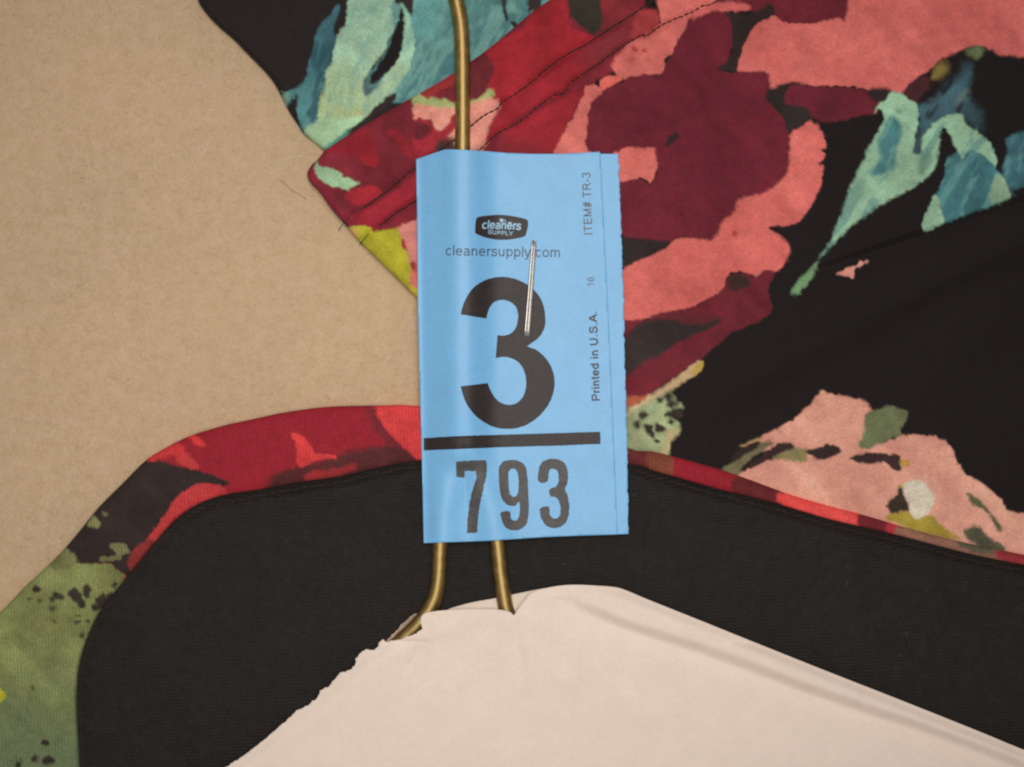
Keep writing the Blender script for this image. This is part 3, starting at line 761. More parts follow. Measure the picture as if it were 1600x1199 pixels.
bind_print = [
    # green end with dark spots
    ([(-170, 1400), (-170, 1000), (0, 950), (62, 892), (85, 860), (107, 876), (150, 880), (175, 882), (195, 898), (190, 925), (150, 1000), (140, 1400)], OLIVE, {'mot': .14, 'run': False, 'sharp': True,
      'to': ((100, 1000), (80, 1199), (104, 116, 82))}),
    (z6([(340, 1060), (380, 990), (640, 740), (890, 480), (1000, 488), (1130, 520), (1280, 552), (1425, 612), (1380, 642), (1250, 645), (1130, 702), (1070, 772), (1000, 870), (920, 980), (850, 1020), (822, 1080), (830, 1190), (780, 1190),
          (700, 1135), (610, 1120), (520, 1125), (430, 1110), (425, 1050)]), (48, 37, 34)),
    ([(70, 850), (100, 855), (118, 872), (112, 884), (80, 888)], (116, 118, 74), {'run': False}),
    (z6([(580, 828), (622, 860), (612, 902), (545, 885)]), (128, 122, 78)), (z6([(640, 800), (672, 808), (660, 828)]), (108, 100, 76)),
    (z6([(690, 1005), (770, 1000), (812, 1050), (762, 1072), (742, 1102), (640, 1112), (618, 1092), (722, 1070)]), (112, 108, 70), {'soft': 1.6}),
    (z6([(920, 485), (1000, 418), (1090, 370), (1135, 390), (1172, 440), (1245, 535), (1180, 528), (1105, 502), (1085, 450), (1000, 472)]), (204, 54, 56), {'to': ((285, 690), (300, 735), (190, 60, 58))}),
    (z6([(1165, 330), (1230, 333), (1285, 382), (1250, 392), (1200, 362)]), (206, 56, 56)),
    (z6([(1425, 690), (1385, 640), (1300, 618), (1225, 625), (1130, 690), (1060, 770), (1035, 820), (960, 920), (915, 975), (960, 1000), (1030, 935), (1090, 850), (1190, 780), (1290, 750), (1410, 720)]), (188, 57, 59), {'mot': .12}),
    (z6([(915, 975), (965, 990), (905, 1085), (830, 1175), (802, 1110), (842, 1030)]), (128, 44, 42), {'soft': 3}),
    (z8([(825, 140), (1140, 130), (1140, 500), (1050, 440), (980, 380), (910, 312), (860, 240), (830, 190)]), (214, 66, 66), {'mot': .08}),
    (z8([(760, 150), (830, 150), (835, 200), (870, 250), (920, 320), (990, 390), (930, 400), (840, 320), (790, 230)]), (112, 34, 42), {'soft': 4}),
    (z8([(150, 640), (200, 560), (300, 530), (380, 500), (470, 492), (600, 440), (700, 410), (900, 390), (1000, 408), (1080, 470), (1140, 520), (900, 540), (600, 600), (300, 660), (160, 680)]), (84, 36, 38), {'soft': 5}),
    (z8([(380, 572), (430, 540), (600, 530), (690, 495), (692, 540), (560, 582), (400, 602)]), (150, 42, 46), {'soft': 4}),
    (z8([(305, 308), (390, 335), (432, 400), (482, 440), (560, 438), (575, 467), (490, 472), (432, 492), (360, 522), (338, 490), (328, 440), (330, 400)]), (213, 63, 62)),
    # right of the tag
    ([(975, 690), (1012, 698), (1018, 740), (975, 730)], (92, 34, 36), {'run': False}),
    ([(1014, 700), (1047, 708), (1050, 748), (1014, 738)], (132, 70, 52), {'run': False, 'soft': 4}),
    ([(1155, 740), (1230, 768), (1230, 795), (1150, 775)], (104, 36, 38), {'run': False, 'soft': 5}),
    ([(1228, 768), (1344, 800), (1346, 826), (1226, 794)], (224, 74, 70), {'run': False, 'soft': 3}),
    ([(1344, 800), (1387, 810), (1388, 836), (1344, 826)], (118, 36, 44), {'run': False, 'soft': 2}),
    ([(1386, 812), (1408, 818), (1408, 842), (1386, 836)], (176, 46, 54), {'run': False, 'soft': 3}),
    ([(1408, 818), (1436, 826), (1434, 850), (1408, 842)], (112, 36, 42), {'run': False, 'soft': 2}),
    ([(1435, 824), (1780, 896), (1780, 925), (1434, 852)], (140, 96, 80), {'run': False, 'soft': 3}),
    ([(1500, 842), (1545, 852), (1548, 866), (1505, 858)], (88, 84, 64), {'run': False, 'soft': 4}),
    ([(1580, 858), (1780, 896), (1780, 925), (1578, 884)], (150, 50, 52), {'run': False, 'soft': 4}),
] + [(z7(blob(a, b, c, .35)), (50, 42, 36), {'soft': 1.8}) for a, b, c in
     [(460, 115, 34), (540, 108, 34), (500, 150, 32), (515, 185, 14), (350, 130, 28), (385, 135, 20), (330, 150, 18), (220, 85, 22), (330, 208, 16), (640, 160, 42), (600, 200, 26), (690, 130, 24), (480, 290, 18), (550, 285, 14),
      (510, 375, 16), (485, 250, 12), (215, 1150, 26), (300, 1158, 32), (110, 1190, 22), (280, 1045, 20), (200, 705, 10), (245, 160, 10), (180, 150, 10), (340, 290, 9), (720, 60, 20)]] + [
    (z7([(-30, 705), (22, 725), (26, 770), (-30, 800)]), (176, 172, 40), {'run': False})]

def z_bind(x, y, d):
    di, _, _ = dist_to(x, y, inner, False); do, _, _ = dist_to(x, y, outer, False)
    ri = np.clip(di / 14, 0, 1); ro = np.clip(do / 22, 0, 1)
    ri = np.sqrt(1 - (1 - ri) ** 2); ro = np.sqrt(1 - (1 - ro) ** 2)
    z = 1.75 + 1.05 * np.minimum(ri, 1) * 0.55 + 1.2 * ro * 0.9
    z = z + 0.25 * sstep(1000, 1080, x) - 0.9 * sstep(600, 660, x) * sstep(1030, 985, x)
    z = z + 0.22 * noise(x, y, 120, 361) * ro + 0.10 * np.exp(-(di / 25) ** 2) * noise(x, y, 19, 362)
    return z
def c_bind(x, y):
    return paint(x, y, (146, 30, 43), bind_print, 120)
sheet('neckline_binding', outer + inner[::-1], 1.6, z_bind, M_bind, blouse, c_bind, floor=lambda x, y: np.where(inside(x, y, np.array(out_front)), 1.6, -0.2),
      label='red printed neckline binding rolled over the black lining')
stitch_dashes('stitching', [(330, 786), (345, 780)] + inner_l[11:] + inner_r[:-1], 9, 12.5, 9.0, 0.22, blouse, z_lining, 0.06, 'row of dark stitches just below the red neckline')

# ------------------------------------------------------------------ the wire hanger
WR = 1.2
hanger = root('wire_hanger', 'brass coloured wire hanger with its hook running up behind the blue tag', 'hanger', (722, 700), 2.5)
hook = [(560, -330, 3.4), (600, -240, 3.4), (655, -135, 3.4), (690, -70, 3.4), (706, -30, 3.4), (713, 0, 3.4), (718, 25, 3.4), (721, 50, 3.4), (722.5, 90, 3.4), (723, 150, 3.4), (723, 225, 3.4), (723, 320, 3.4), (723, 420, 3.4), (723, 520, 3.4), (724, 610, 3.4)]
h1 = hook + [(727, 660, 3.4), (736, 710, 3.3), (752, 755, 3.2), (768, 800, 3.1), (777, 848, 3.1), (781, 887, 3.1), (785.5, 921, 3.1), (791, 952, 3.1), (799, 966, 3.0), (818, 970, 2.9), (850, 955, 2.6),
      (900, 930, 2.4), (940, 934, 2.5), (1000, 957, 2.7), (1100, 993, 2.7), (1290, 1068, 2.7), (1600, 1184, 2.7), (1760, 1249, 2.7)]
h2 = [(700, 560, 3.2), (699, 600, 3.2), (700, 650, 3.2), (701, 710, 3.2), (698, 755, 3.2), (692, 800, 3.1), (688, 849, 3.1), (686.5, 885, 3.1), (684, 912, 3.1), (679, 934, 3.1), (669, 955, 3.1), (653, 976, 3.1), (633, 995, 2.9),
      (600, 1025, 2.6), (540, 1075, 2.6), (420, 1170, 2.6), (250, 1300, 2.6)]
tube('hook', h1, WR, M_brass, hanger, seg=20, n=6, label='brass wire hook and shoulder with a soft highlight')
tube('shoulder_wire', h2, WR, M_brass, hanger, seg=20, n=6, label='brass wire bending into the torn paper cover')

# ------------------------------------------------------------------ the paper cover on the hanger
cover = root('paper_hanger_cover', 'pinkish white paper hanger cover with a torn left edge at the bottom', 'hanger cover', (850, 1100), 2.0)
band_edge = [(840, 922), (870, 916), (898, 914), (926, 915), (955, 917), (974, 921), (1010, 936), (1055, 954), (1100, 972), (1162, 997), (1287, 1047), (1412, 1096), (1537, 1146), (1600, 1172), (1780, 1242)]
groove = [(885, 934), (908, 948), (926, 957), (969, 974), (1010, 988), (1100, 1016), (1162, 1038), (1256, 1074), (1350, 1106), (1444, 1138), (1537, 1172), (1600, 1196), (1780, 1262)]
g2 = np.random.default_rng(5)
torn_pts = [(653, 989), (640, 994), (628, 999), (612, 1002), (605, 1003), (597, 1000), (590, 1007), (586, 1016), (578, 1016), (571, 1016), (563, 1021), (557, 1028), (556, 1038), (545, 1048), (533, 1051), (522, 1061), (515, 1071), (500, 1080), (497, 1090), (480, 1102),
        (462, 1112), (445, 1128), (420, 1150), (385, 1178), (350, 1201), (310, 1230), (200, 1310)]
torn = []
for i in range(len(torn_pts) - 1):
    a = np.array(torn_pts[i]); b = np.array(torn_pts[i + 1]); n = max(2, int(np.linalg.norm(b - a) / 2.2))
    amp = 0.9 if i < 20 else 0.45
    for k in range(n):
        p = a + (b - a) * k / n
        torn.append((p[0] + amp * g2.normal(), p[1] + amp * g2.normal()))
front_top = [(657, 974), (658, 964), (664, 958.5), (678, 955.5), (698, 953.5), (718, 952.5), (740, 952), (757, 952), (775, 952.5), (791, 954.5), (799, 958), (802.5, 961.5), (806, 957), (811, 950), (818, 940), (828, 928)]
out_cover = [(660, 983)] + [tuple(p) for p in smooth(front_top, False, 3)] + [tuple(p) for p in smooth(band_edge, False, 4)] + [(1780, 1380), (150, 1380)] + torn[::-1]

def z_cover(x, y, d):
    dg, gx, gy = dist_to(x, y, groove, False)
    de, _, _ = dist_to(x, y, band_edge, False)
    z = 5.0 + 0.0 * x
    wfar = sstep(850, 960, x)
    sd = np.where(y > gy, dg, -dg)
    z = z + wfar * (1.25 * (1 - sstep(-11, 9, sd + 1.5 * noise(x, y, 60, 372))) * np.exp(-(np.maximum(-sd - 25, 0) / 40) ** 2) - 0.7 * np.exp(-(de / 11) ** 2))
    z = z - wfar * 0.3 * np.exp(-((sd - 10) / 16) ** 2)
    # wires lifting the sheet below the neck
    d2, _, _ = dist_to(x, y, [(p[0], p[1]) for p in h2[-7:]], False)
    z = z + 0.35 * np.exp(-(d2 / 24) ** 2)
    d3, _, _ = dist_to(x, y, [(791, 952), (799, 975), (830, 1010), (880, 1060)], False)
    z = z + 0.35 * np.exp(-(d3 / 20) ** 2)
    # creases fanning out of the notch
    for (ax, ay), (bx, by), w, h in (((803, 962), (822, 1090), 9, -.22), ((803, 962), (700, 1075), 16, .25), ((660, 1000), (760, 960), 12, .22), ((840, 960), (1010, 1120), 26, .35), ((640, 1040), (660, 1004), 5, -.25),
                                     ((900, 1100), (1300, 1180), 60, .3), ((560, 1060), (800, 1199), 50, .3), ((893, 940), (840, 960), 10, -.12)):
        dc, _, _ = dist_to(x, y, [(ax, ay), (bx, by)], False)
        z = z + h * np.exp(-(dc / w) ** 2)
    z = z + 0.45 * noise(x, y, 330, 370) + 0.12 * noise(x, y, 90, 371)
    z = z - 0.5 * np.exp(-(d / 14) ** 2) * (y > 1000)
    return z
sheet('front_sheet', out_cover, 2.2, z_cover, M_cover, cover, None, thick=0.14)

out_bs = [(690, 975)] + [tuple(p) for p in smooth([(697, 957), (701, 952), (720, 946), (740, 941), (757, 938), (774, 935), (802, 929), (831, 923), (850, 919.5), (872, 917)], False, 3)] + [(885, 935), (870, 985), (800, 1000)]
def z_bs(x, y, d):
    return 2.7 + 1.1 * sstep(780, 880, x) - 0.35 * np.exp(-(d / 6) ** 2) + 0.2 * noise(x, y, 60, 380) - 0.0 * x
sheet('back_sheet', out_bs, 1.8, z_bs, M_cover, cover, None, thick=0.14)
tp = []
for a, b in zip(zp(560, 690, 3.547, [(335, 950), (290, 968), (262, 1000), (240, 1015), (200, 1060), (165, 1095), (150, 1112), (190, 1118), (240, 1110), (300, 1090), (350, 1030), (350, 985)]),
                zp(560, 690, 3.547, [(290, 968), (262, 1000), (240, 1015), (200, 1060), (165, 1095), (150, 1112), (190, 1118), (240, 1110), (300, 1090), (350, 1030), (350, 985), (335, 950)])):
    for k in range(5):
        t = k / 5
        tp.append((a[0] + (b[0] - a[0]) * t + .5 * g2.normal(), a[1] + (b[1] - a[1]) * t + .5 * g2.normal()))
sheet('torn_scrap', tp, 1.2, lambda x, y, d: 2.5 + 0.3 * noise(x, y, 9, 390) + .5 * np.exp(-(d / 3) ** 2), M_torn, cover, None, thick=0.12, label='greyish torn scrap of the cover beside the brass wire')

# ------------------------------------------------------------------ the blue tag
tag = root('paper_tag', 'light blue laundry tag printed with a large 3 and 793 stapled round the hanger neck', 'tag', (812, 545), 3.0)
def wire_bulge(x, y):
    dd, _, _ = dist_to(x, y, [(723, 100), (723, 700)], False)
    up = np.exp(-(np.abs(dd) / 34) ** 2.6)
    dl, _, _ = dist_to(x, y, [(723, 640), (712, 710), (701, 755), (692, 800), (688, 860)], False)
    dr, _, _ = dist_to(x, y, [(723, 640), (735, 710), (752, 755), (768, 800), (777, 860)], False)
    lo = np.maximum(np.exp(-(dl / 26) ** 2), np.exp(-(dr / 26) ** 2))
    f = sstep(610, 780, y)
    return up * (1 - 0.75 * f) + 0.45 * lo * f
def z_tag(x, y):
    z = 4.1 + 1.9 * wire_bulge(x, y)
    t = (x - 650.0) / 320
    z = z - 0.45 * np.clip((x - 760) / 200, 0, 1) ** 1.3 - 0.8 * np.exp(-((x - 652 - (y - 240) * .02) / 16) ** 2)
    z = z + 0.18 * noise(x, y, 210, 400) + 0.06 * noise(x, y, 75, 401) - 0.12 * np.exp(-((x - 832) / 26) ** 2 - ((y - 450) / 90) ** 2)
    return z
front_l = [(650, 249), (651.5, 330), (653, 480), (657, 640), (660, 760), (662, 849)]
front_b = [(690, 848), (720, 847), (760, 845.5), (800, 843), (850, 839.5), (900, 837.5), (965, 835.5)]
front_rt = [(962, 760), (957, 640), (951, 500), (945, 380), (941, 300), (938, 237)]
front_t = [(910, 239), (870, 240.5), (830, 240.5), (790, 239), (760, 236.5), (730, 234.5), (705, 233.5), (694, 234), (682, 238), (666, 243.5)]
out_tagf = front_l + front_b + front_rt + front_t
leaf = sheet('front_leaf', out_tagf, 2.2, lambda x, y, d: z_tag(x, y), M_tag, tag, None, thick=0.12)

# back leaf: runs behind the wire, shows along the right, ragged perforated edge
g3 = np.random.default_rng(11)
rag = []
for i in range(150):
    t = i / 149
    y = 240.5 + (835 - 240.5) * t
    x = 966.5 + (982 - 966.5) * t + (2.0 * math.sin(t * 3.0))
    x += g3.normal() * 0.55 + (1.6 if (i % 13) in (5, 6) else 0) * g3.uniform(0.2, 1) * (1 if g3.uniform() > .4 else -1)
    rag.append((x, y))
out_tagb = [(652, 252), (664, 846)] + [(800, 842), (900, 837.5), (960, 835.4), (983, 834.8)] + rag[::-1] + [(940, 240.3), (800, 244), (700, 240)]
def z_tagb(x, y, d):
    zf = z_tag(x, y) - 0.22
    low = 2.9 - 0.0 * x
    t = sstep(770, 880, x)
    ed = sstep(690, 655, x)
    z = low * (1 - t) + zf * t
    z = z + 0.35 * sstep(955, 985, x) * (0.5 + 0.5 * noise(x, y, 150, 410))
    return np.minimum(z * (1 - ed) + (zf - .3) * ed, zf)
sheet('back_leaf', out_tagb, 2.0, z_tagb, M_tag, tag, None, thick=0.12, label='rear leaf of the blue tag showing a perforated right edge')

# prints, laid on the front leaf
def conform(bm, lift, name, mat, label=None):
    """cut a flat print (pixel coordinates) finely and lay it on the curved paper"""
    for it in range(7):
        es = [e for e in bm.edges if e.calc_length() > 4.5]
        if not es:
            break
        bmesh.ops.subdivide_edges(bm, edges=es, cuts=1)
        bmesh.ops.triangulate(bm, faces=[f for f in bm.faces if len(f.verts) > 3])
    bm.verts.ensure_lookup_table()
    P = np.array([v.co[:2] for v in bm.verts])
    z = z_tag(P[:, 0], P[:, 1]) + lift + np.array([v.co[2] for v in bm.verts])
    wx, wy, wz = world_xyz(P[:, 0], P[:, 1], z)
    off = abs_loc(leaf)
    for v, a, b, c in zip(bm.verts, wx, wy, wz):
        v.co = Vector((a, b, c)) - off
    bmesh.ops.recalc_face_normals(bm, faces=bm.faces)
    if sum(f.normal.z for f in bm.faces) < 0:
        bmesh.ops.reverse_faces(bm, faces=bm.faces)
    me = bpy.data.meshes.new(name); bm.to_mesh(me); bm.free()
    return link_mesh(name, me, mat, leaf, label)

def curve_mesh_from_loops(loops):
    cu = bpy.data.curves.new('tmp', 'CURVE'); cu.dimensions = '2D'; cu.fill_mode = 'FRONT'
    for L in loops:
        sp = cu.splines.new('POLY'); sp.points.add(len(L) - 1); sp.use_cyclic_u = True
        for p, (a, b) in zip(sp.points, L):
            p.co = (a, b, 0, 1)
    return curve_to_bm(cu)

def curve_to_bm(cu):
    ob = bpy.data.objects.new('tmp', cu); scene.collection.objects.link(ob)
    dg = bpy.context.evaluated_depsgraph_get()
    me = bpy.data.meshes.new_from_object(ob.evaluated_get(dg))
    bm = bmesh.new(); bm.from_mesh(me)
    bpy.data.objects.remove(ob); bpy.data.curves.remove(cu); bpy.data.meshes.remove(me)
    bmesh.ops.remove_doubles(bm, verts=bm.verts, dist=1e-4)
    bmesh.ops.triangulate(bm, faces=bm.faces)
    return bm

def arc(cx, cy, rx, ry, a0, a1, n=14):
    return [(cx + rx * math.cos(math.radians(a0 + (a1 - a0) * i / n)), cy + ry * math.sin(math.radians(a0 + (a1 - a0) * i / n))) for i in range(n + 1)]
# grotesque letters: advance width and pen strokes (cap height .716, x-height .519)
GLYPH = {
    'c': (.50, [arc(.265, .26, .185, .22, 42, 318)]),
    'l': (.222, [[(.111, 0), (.111, .716)]]),
    'e': (.556, [[(.075, .275), (.48, .275)], arc(.28, .26, .20, .22, 4, 325, 18)]),
    'a': (.556, [arc(.27, .35, .17, .13, 160, 0, 8) + [(.44, .30), (.44, .10), (.465, 0)], [(.44, .30), (.33, .285), (.20, .265), (.115, .225), (.085, .14), (.115, .065), (.19, .035), (.29, .05), (.38, .11), (.44, .19)]]),
    'n': (.556, [[(.115, 0), (.115, .519)], [(.115, .33)] + arc(.28, .30, .155, .18, 165, 0, 8) + [(.435, 0)]]),
    'r': (.333, [[(.115, 0), (.115, .519)], [(.115, .31), (.14, .40), (.19, .46), (.26, .475), (.32, .46)]]),
    's': (.50, [[(.425, .38), (.39, .445), (.32, .475), (.24, .48), (.15, .465), (.095, .42), (.095, .35), (.14, .305), (.25, .275), (.36, .245), (.42, .20), (.425, .13), (.37, .065), (.27, .038), (.17, .045), (.09, .09), (.065, .16)]]),
    'u': (.556, [[(.115, .519)] + arc(.275, .22, .16, .18, 180, 345, 8), [(.435, .519), (.435, 0)]]),
    'p': (.556, [[(.115, .519), (.115, -.199)], arc(.295, .26, .18, .22, 0, 360, 18)]),
    'd': (.556, [[(.44, .716), (.44, 0)], arc(.26, .26, .18, .22, 0, 360, 18)]),
    'y': (.50, [[(.04, .519), (.255, 0)], [(.46, .519), (.25, -.06), (.21, -.14), (.15, -.165), (.07, -.155)]]),
    '.': (.278, [[(.139, 0), (.139, .1)]]),
    'o': (.556, [arc(.278, .26, .205, .22, 0, 360, 18)]),
    'm': (.833, [[(.115, 0), (.115, .519)], [(.115, .33)] + arc(.255, .32, .145, .16, 165, 0, 8) + [(.40, 0)], [(.40, .33)] + arc(.555, .32, .145, .16, 165, 0, 8) + [(.70, 0)]]),
    'I': (.278, [[(.139, 0), (.139, .716)]]),
    'T': (.611, [[(.02, .67), (.59, .67)], [(.305, 0), (.305, .67)]]),
    'E': (.667, [[(.13, 0), (.13, .716)], [(.13, .67), (.61, .67)], [(.13, .37), (.57, .37)], [(.13, .042), (.62, .042)]]),
    'M': (.833, [[(.12, 0), (.12, .716)], [(.12, .70), (.415, .04)], [(.415, .04), (.71, .70)], [(.71, 0), (.71, .716)]]),
    '#': (.556, [[(.12, 0), (.25, .716)], [(.31, 0), (.44, .716)], [(.03, .24), (.51, .24)], [(.05, .47), (.53, .47)]]),
    'R': (.722, [[(.13, 0), (.13, .716)], [(.13, .67), (.42, .67)] + arc(.43, .52, .17, .15, 90, -90, 8) + [(.13, .37)], [(.40, .36), (.48, .30), (.66, 0)]]),
    '-': (.333, [[(.03, .26), (.30, .26)]]),
    '3': (.556, [arc(.26, .52, .18, .15, 160, -80, 12), arc(.26, .21, .20, .17, 85, -160, 12)]),
    '1': (.556, [[(.33, 0), (.33, .716)], [(.33, .66), (.24, .58), (.12, .53)]]),
    '6': (.556, [arc(.28, .22, .19, .18, 0, 360, 16), [(.09, .22), (.09, .40), (.14, .57), (.22, .66), (.31, .675), (.40, .64), (.455, .56)]]),
    'P': (.667, [[(.13, 0), (.13, .716)], [(.13, .67), (.40, .67)] + arc(.42, .50, .17, .17, 90, -90, 8) + [(.13, .33)]]),
    'i': (.222, [[(.111, 0), (.111, .519)], [(.111, .62), (.111, .716)]]),
    't': (.278, [[(.135, .67), (.135, .10), (.16, .045), (.25, .04)], [(.02, .48), (.25, .48)]]),
    'U': (.722, [[(.12, .716)] + arc(.36, .27, .24, .23, 180, 360, 12) + [(.60, .716)]]),
    'S': (.667, [[(.57, .52), (.53, .61), (.44, .665), (.32, .675), (.20, .65), (.125, .58), (.12, .49), (.18, .425), (.33, .38), (.49, .335), (.575, .27), (.58, .17), (.52, .085), (.41, .042), (.27, .042), (.15, .085), (.09, .16), (.075, .235)]]),
    'A': (.667, [[(.03, 0), (.315, .70)], [(.35, .70), (.635, 0)], [(.15, .25), (.52, .25)]]),
    'L': (.556, [[(.12, 0), (.12, .716)], [(.12, .042), (.52, .042)]]),
    'Y': (.667, [[(.03, .716), (.333, .30)], [(.637, .716), (.333, .30)], [(.333, 0), (.333, .31)]]),
    ' ': (.278, []),
}
def text_bm(s, start, end, cap, pen=.088, arch=0.0, track=0.0, slant=0.0):
    """printed line whose baseline runs from start to end (px), capitals cap px high, fitted to that length"""
    strokes = []; x = 0.0
    for ch in s:
        w, G = GLYPH[ch]
        for g in G:
            strokes.append([(a + x + slant * b, b) for a, b in g])
        x += w + track
    allx = [p[0] for g in strokes for p in g]
    x0, x1 = min(allx) - pen / 2, max(allx) + pen / 2
    d = Vector((end[0] - start[0], end[1] - start[1])); L = d.length; d.normalize()
    n = Vector((d.y, -d.x))               # up on the page (pixel y runs down)
    bm = bmesh.new()
    sx = L / (x1 - x0); sy = cap / .716
    def place(a, b, k):
        u = (a - x0) / (x1 - x0)
        q = Vector(start) + d * (u * L) + n * (b * sy + arch * (1 - (2 * u - 1) ** 2))
        return bm.verts.new((q.x, q.y, k))
    for k, g in enumerate(strokes):
        G = np.array(g) * np.array([sx, sy]); hw = pen * (sx + sy) / 4
        T = np.gradient(G, axis=0) if len(G) > 2 else np.repeat((G[1] - G[0])[None], 2, 0)
        T = T / np.maximum(np.linalg.norm(T, axis=1), 1e-9)[:, None]
        Nn = np.c_[-T[:, 1], T[:, 0]] * hw
        lz = (k % 7) * 0.004
        rows = [(place(*((c + m) / (sx, sy)), lz), place(*((c - m) / (sx, sy)), lz)) for c, m in zip(G, Nn)]
        for (a, b), (c2, e2) in zip(rows, rows[1:]):
            bm.faces.new((a, b, e2, c2))
    return bm

za = lambda L: zp(630, 220, 4.208, L)
zb = lambda L: zp(630, 480, 4.208, L)
zc = lambda L: zp(560, 690, 3.547, L)
def roughen(L, amp, seed):
    g = np.random.default_rng(seed); r = []
    for i in range(len(L)):
        a = np.array(L[i]); b = np.array(L[(i + 1) % len(L)]); n = max(1, int(np.linalg.norm(b - a) / 2.0))
        for k in range(n):
            p = a + (b - a) * k / n
            r.append((p[0] + amp * g.normal(), p[1] + amp * g.normal()))
    return r

up = za([(545, 1170), (378, 1142)])
three_a = za([(378, 1142), (402, 1060), (450, 980), (518, 927), (590, 902), (650, 896), (720, 905), (800, 937), (868, 990), (910, 1052), (930, 1120), (935, 1190)])
three_b = zb([(930, 130), (910, 175), (875, 215), (812, 258)])
three_c = zb([(812, 258), (880, 285), (940, 340), (980, 410), (995, 490), (985, 570), (950, 650), (890, 720), (820, 770), (750, 795), (690, 801), (620, 795), (550, 768), (482, 720), (432, 660), (400, 600), (378, 522)])
three_d = zb([(555, 500), (580, 560), (615, 608), (655, 635), (700, 643), (742, 633), (782, 598), (805, 540), (808, 480), (795, 420), (762, 367), (712, 337), (660, 327), (608, 335)])
three_e = zb([(620, 185), (670, 187), (718, 165), (747, 120), (756, 60)]) + za([(752, 1125), (738, 1088), (700, 1058), (650, 1047), (602, 1060), (567, 1100), (547, 1170)])
sm = lambda L: [tuple(p) for p in smooth(L, False, 4)]
big3 = sm(three_a + three_b)[:-1] + sm(three_c) + sm(three_d) + sm(three_e)
conform(curve_mesh_from_loops([roughen(big3, 0.12, 3)]), 0.05, 'printed_numeral', M_ink, 'large black printed numeral 3')
conform(curve_mesh_from_loops([roughen(zb([(135, 862), (370, 848), (700, 838), (1000, 829), (1295, 820), (1297, 900), (1000, 912), (700, 920), (400, 932), (135, 943)]), 0.15, 4)]), 0.05, 'printed_bar', M_ink, 'black printed bar under the large 3')

d7 = [zc([(540, 112), (625, 107), (710, 105), (712, 150), (708, 200), (690, 270), (675, 340), (664, 410), (658, 505), (602, 508), (605, 440), (615, 350), (632, 270), (655, 200), (651, 165), (590, 162), (589, 200), (545, 201)])]
d9 = [zc([(778, 165), (788, 128), (815, 106), (855, 102), (895, 110), (925, 138), (937, 200), (942, 300), (944, 400), (932, 455), (902, 485), (860, 493), (820, 480), (797, 442), (789, 395), (838, 388), (846, 428), (865, 440), (884, 430), (895, 390), (892, 335), (866, 358), (825, 350), (795, 316), (782, 250)]),
      zc([(832, 180), (840, 157), (857, 149), (875, 159), (885, 190), (889, 250), (880, 290), (862, 307), (843, 295), (833, 250)])]
d3 = [zc([(998, 222), (1000, 155), (1020, 115), (1055, 98), (1100, 98), (1140, 118), (1158, 160), (1161, 220), (1145, 265), (1161, 300), (1169, 370), (1160, 430), (1135, 465), (1095, 480), (1055, 475), (1025, 450), (1009, 410), (1010, 370), (1055, 362), (1061, 405), (1080, 428), (1105, 425), (1120, 395), (1116, 340), (1096, 310), (1062, 302), (1062, 262), (1095, 250), (1110, 215), (1105, 168), (1080, 150), (1056, 165), (1048, 222)])]
def soften(L):
    return [tuple(p) for p in smooth(L, True, 3)]
conform(curve_mesh_from_loops([roughen(d7[0], 0.35, 20)]), 0.05, 'stamped_digit', M_ink_stamp, 'grey stamped digit 7')
conform(curve_mesh_from_loops([roughen(soften(L), 0.30, 21 + i) for i, L in enumerate(d9)]), 0.05, 'stamped_digit', M_ink_stamp, 'grey stamped digit 9')
conform(curve_mesh_from_loops([roughen(soften(d3[0]), 0.30, 24)]), 0.05, 'stamped_digit', M_ink_stamp, 'grey stamped digit 3')

badge = za([(478, 525), (488, 505), (520, 497), (580, 490), (640, 488), (690, 492), (760, 504), (808, 517), (820, 530), (820, 565), (806, 618), (796, 630), (760, 640), (700, 650), (640, 652), (590, 647), (530, 633), (480, 612), (473, 600), (474, 560)])
conform(curve_mesh_from_loops([[tuple(p) for p in smooth(badge, True, 3)]]), 0.05, 'logo_badge', M_ink, 'dark shield shaped logo reading cleaners supply')
P = za([(518, 580), (776, 588), (557, 612), (722, 624)])
conform(text_bm('cleaners', P[0], P[1], 13.5, 0.13, 0.6, -.015, 0.10), 0.09, 'logo_lettering', M_ink_none, 'cleaners lettered in pale blue')
conform(text_bm('SUPPLY', P[2], P[3], 6.3, 0.13, -0.4, .06), 0.09, 'logo_lettering', M_ink_none, 'SUPPLY lettered in pale blue')
for L in ([(632, 517), (645, 511), (656, 514), (661, 526), (654, 540), (640, 536)], [(664, 520), (670, 518), (678, 534), (672, 538)], [(680, 541), (700, 534), (718, 537), (700, 545)]):
    conform(curve_mesh_from_loops([za(L)]), 0.10, 'logo_sprig', M_ink_none)
P = za([(279, 755), (1030, 768)])
conform(text_bm('cleanersupply.com', P[0], P[1], 16.3, .080), 0.05, 'printed_web_address', M_ink_text, 'grey printed line cleanersupply.com')
P = za([(1245, 615), (1230, 210), (1255, 958), (1254, 896)])
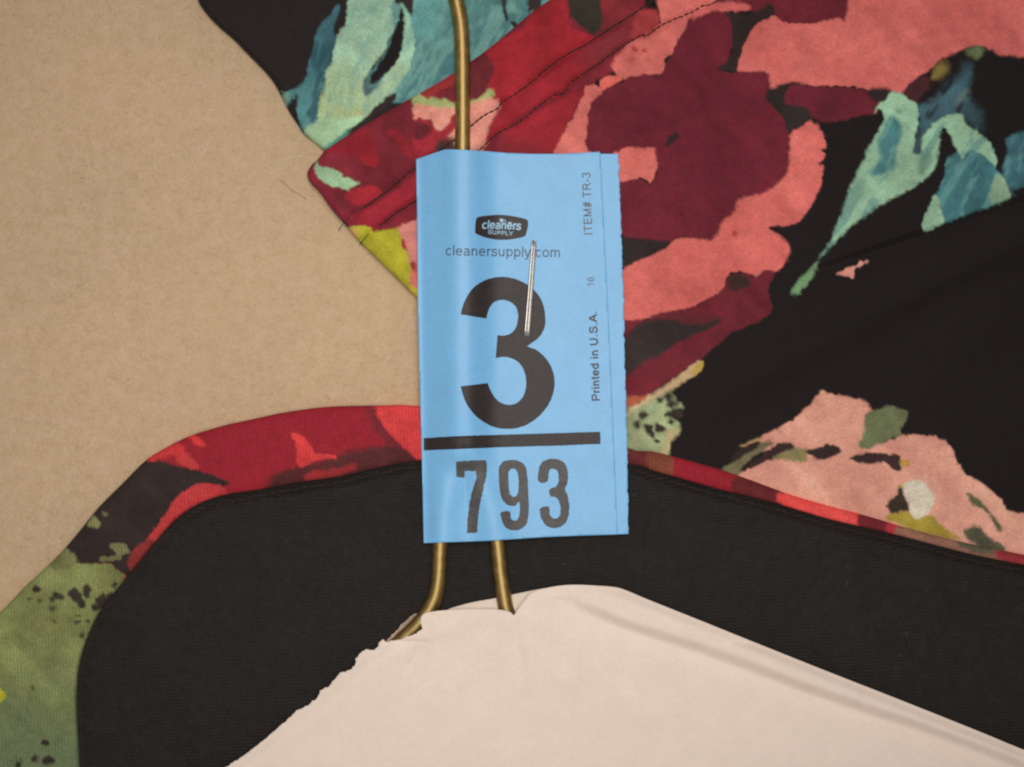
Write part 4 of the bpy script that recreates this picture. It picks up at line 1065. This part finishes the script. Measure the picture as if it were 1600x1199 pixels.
conform(text_bm('ITEM# TR-3', P[0], P[1], 13.2, .10, 0, .05), 0.05, 'printed_item_number', M_ink_side, 'small grey sideways print ITEM# TR-3')
conform(text_bm('16', P[2], P[3], 10.5, .085, 0), 0.05, 'printed_edition_number', M_ink_side, 'small grey sideways print 16')
P = zb([(1294, 615), (1272, 30)])
conform(text_bm('Printed in U.S.A.', P[0], P[1], 12.6, .135, 0, .03), 0.05, 'printed_origin_line', M_ink_side_bold, 'small dark sideways print Printed in U.S.A.')

# staple through the tag
def staple():
    a = np.array([835.0, 373.0]); b = np.array([823.0, 529.0])
    n = 26; w0 = 4.6
    d = (b - a) / np.linalg.norm(b - a); s = np.array([-d[1], d[0]])
    prof = [(-1, 0.0), (-1, .34), (-.72, .50), (-.42, .50), (-.30, .38), (.3, .36), (.80, .30), (1, .16), (1, 0.0)]
    V = []; F = []
    for i in range(n):
        t = i / (n - 1)
        c = a + (b - a) * t
        end = min(t, 1 - t)
        drop = -0.75 * max(0, 1 - end / 0.035) ** 1.5
        wid = w0 * (0.72 + 0.28 * min(1, end / 0.06)) * (0.86 + 0.2 * t)
        z0 = float(z_tag(np.array([c[0]]), np.array([c[1]]))[0]) + 0.10 + 0.12 * math.sin(math.pi * t) + drop
        for u, h in prof:
            p = c + s * (-u) * wid
            V.append(np.array(world_xyz(p[0], p[1], z0 + h)))
    m = len(prof)
    for i in range(n - 1):
        for j in range(m - 1):
            F.append((i * m + j, i * m + j + 1, (i + 1) * m + j + 1, (i + 1) * m + j))
        F.append((i * m + m - 1, i * m, (i + 1) * m, (i + 1) * m + m - 1))
    for base in (0, (n - 1) * m):
        for j in range(0, m - 2, 2):
            F.append((base, base + j, base + j + 1, base + j + 2))
    o = make_mesh('staple', np.array(V), [f for f in F if len(set(f)) == 4], M_steel, tag, label='thin silver staple driven through the tag')
staple()

# ------------------------------------------------------------------ stray hair on the felt
hair = tube('stray_hair', [(436, 281, .35), (446, 288, .5), (455, 297, .45), (466, 303, .5), (478, 311, .35)], 0.026, M_hair, None, seg=6)
hair['label'] = 'fine brown hair lying on the beige felt beside the red cuff corner'; hair['category'] = 'hair'
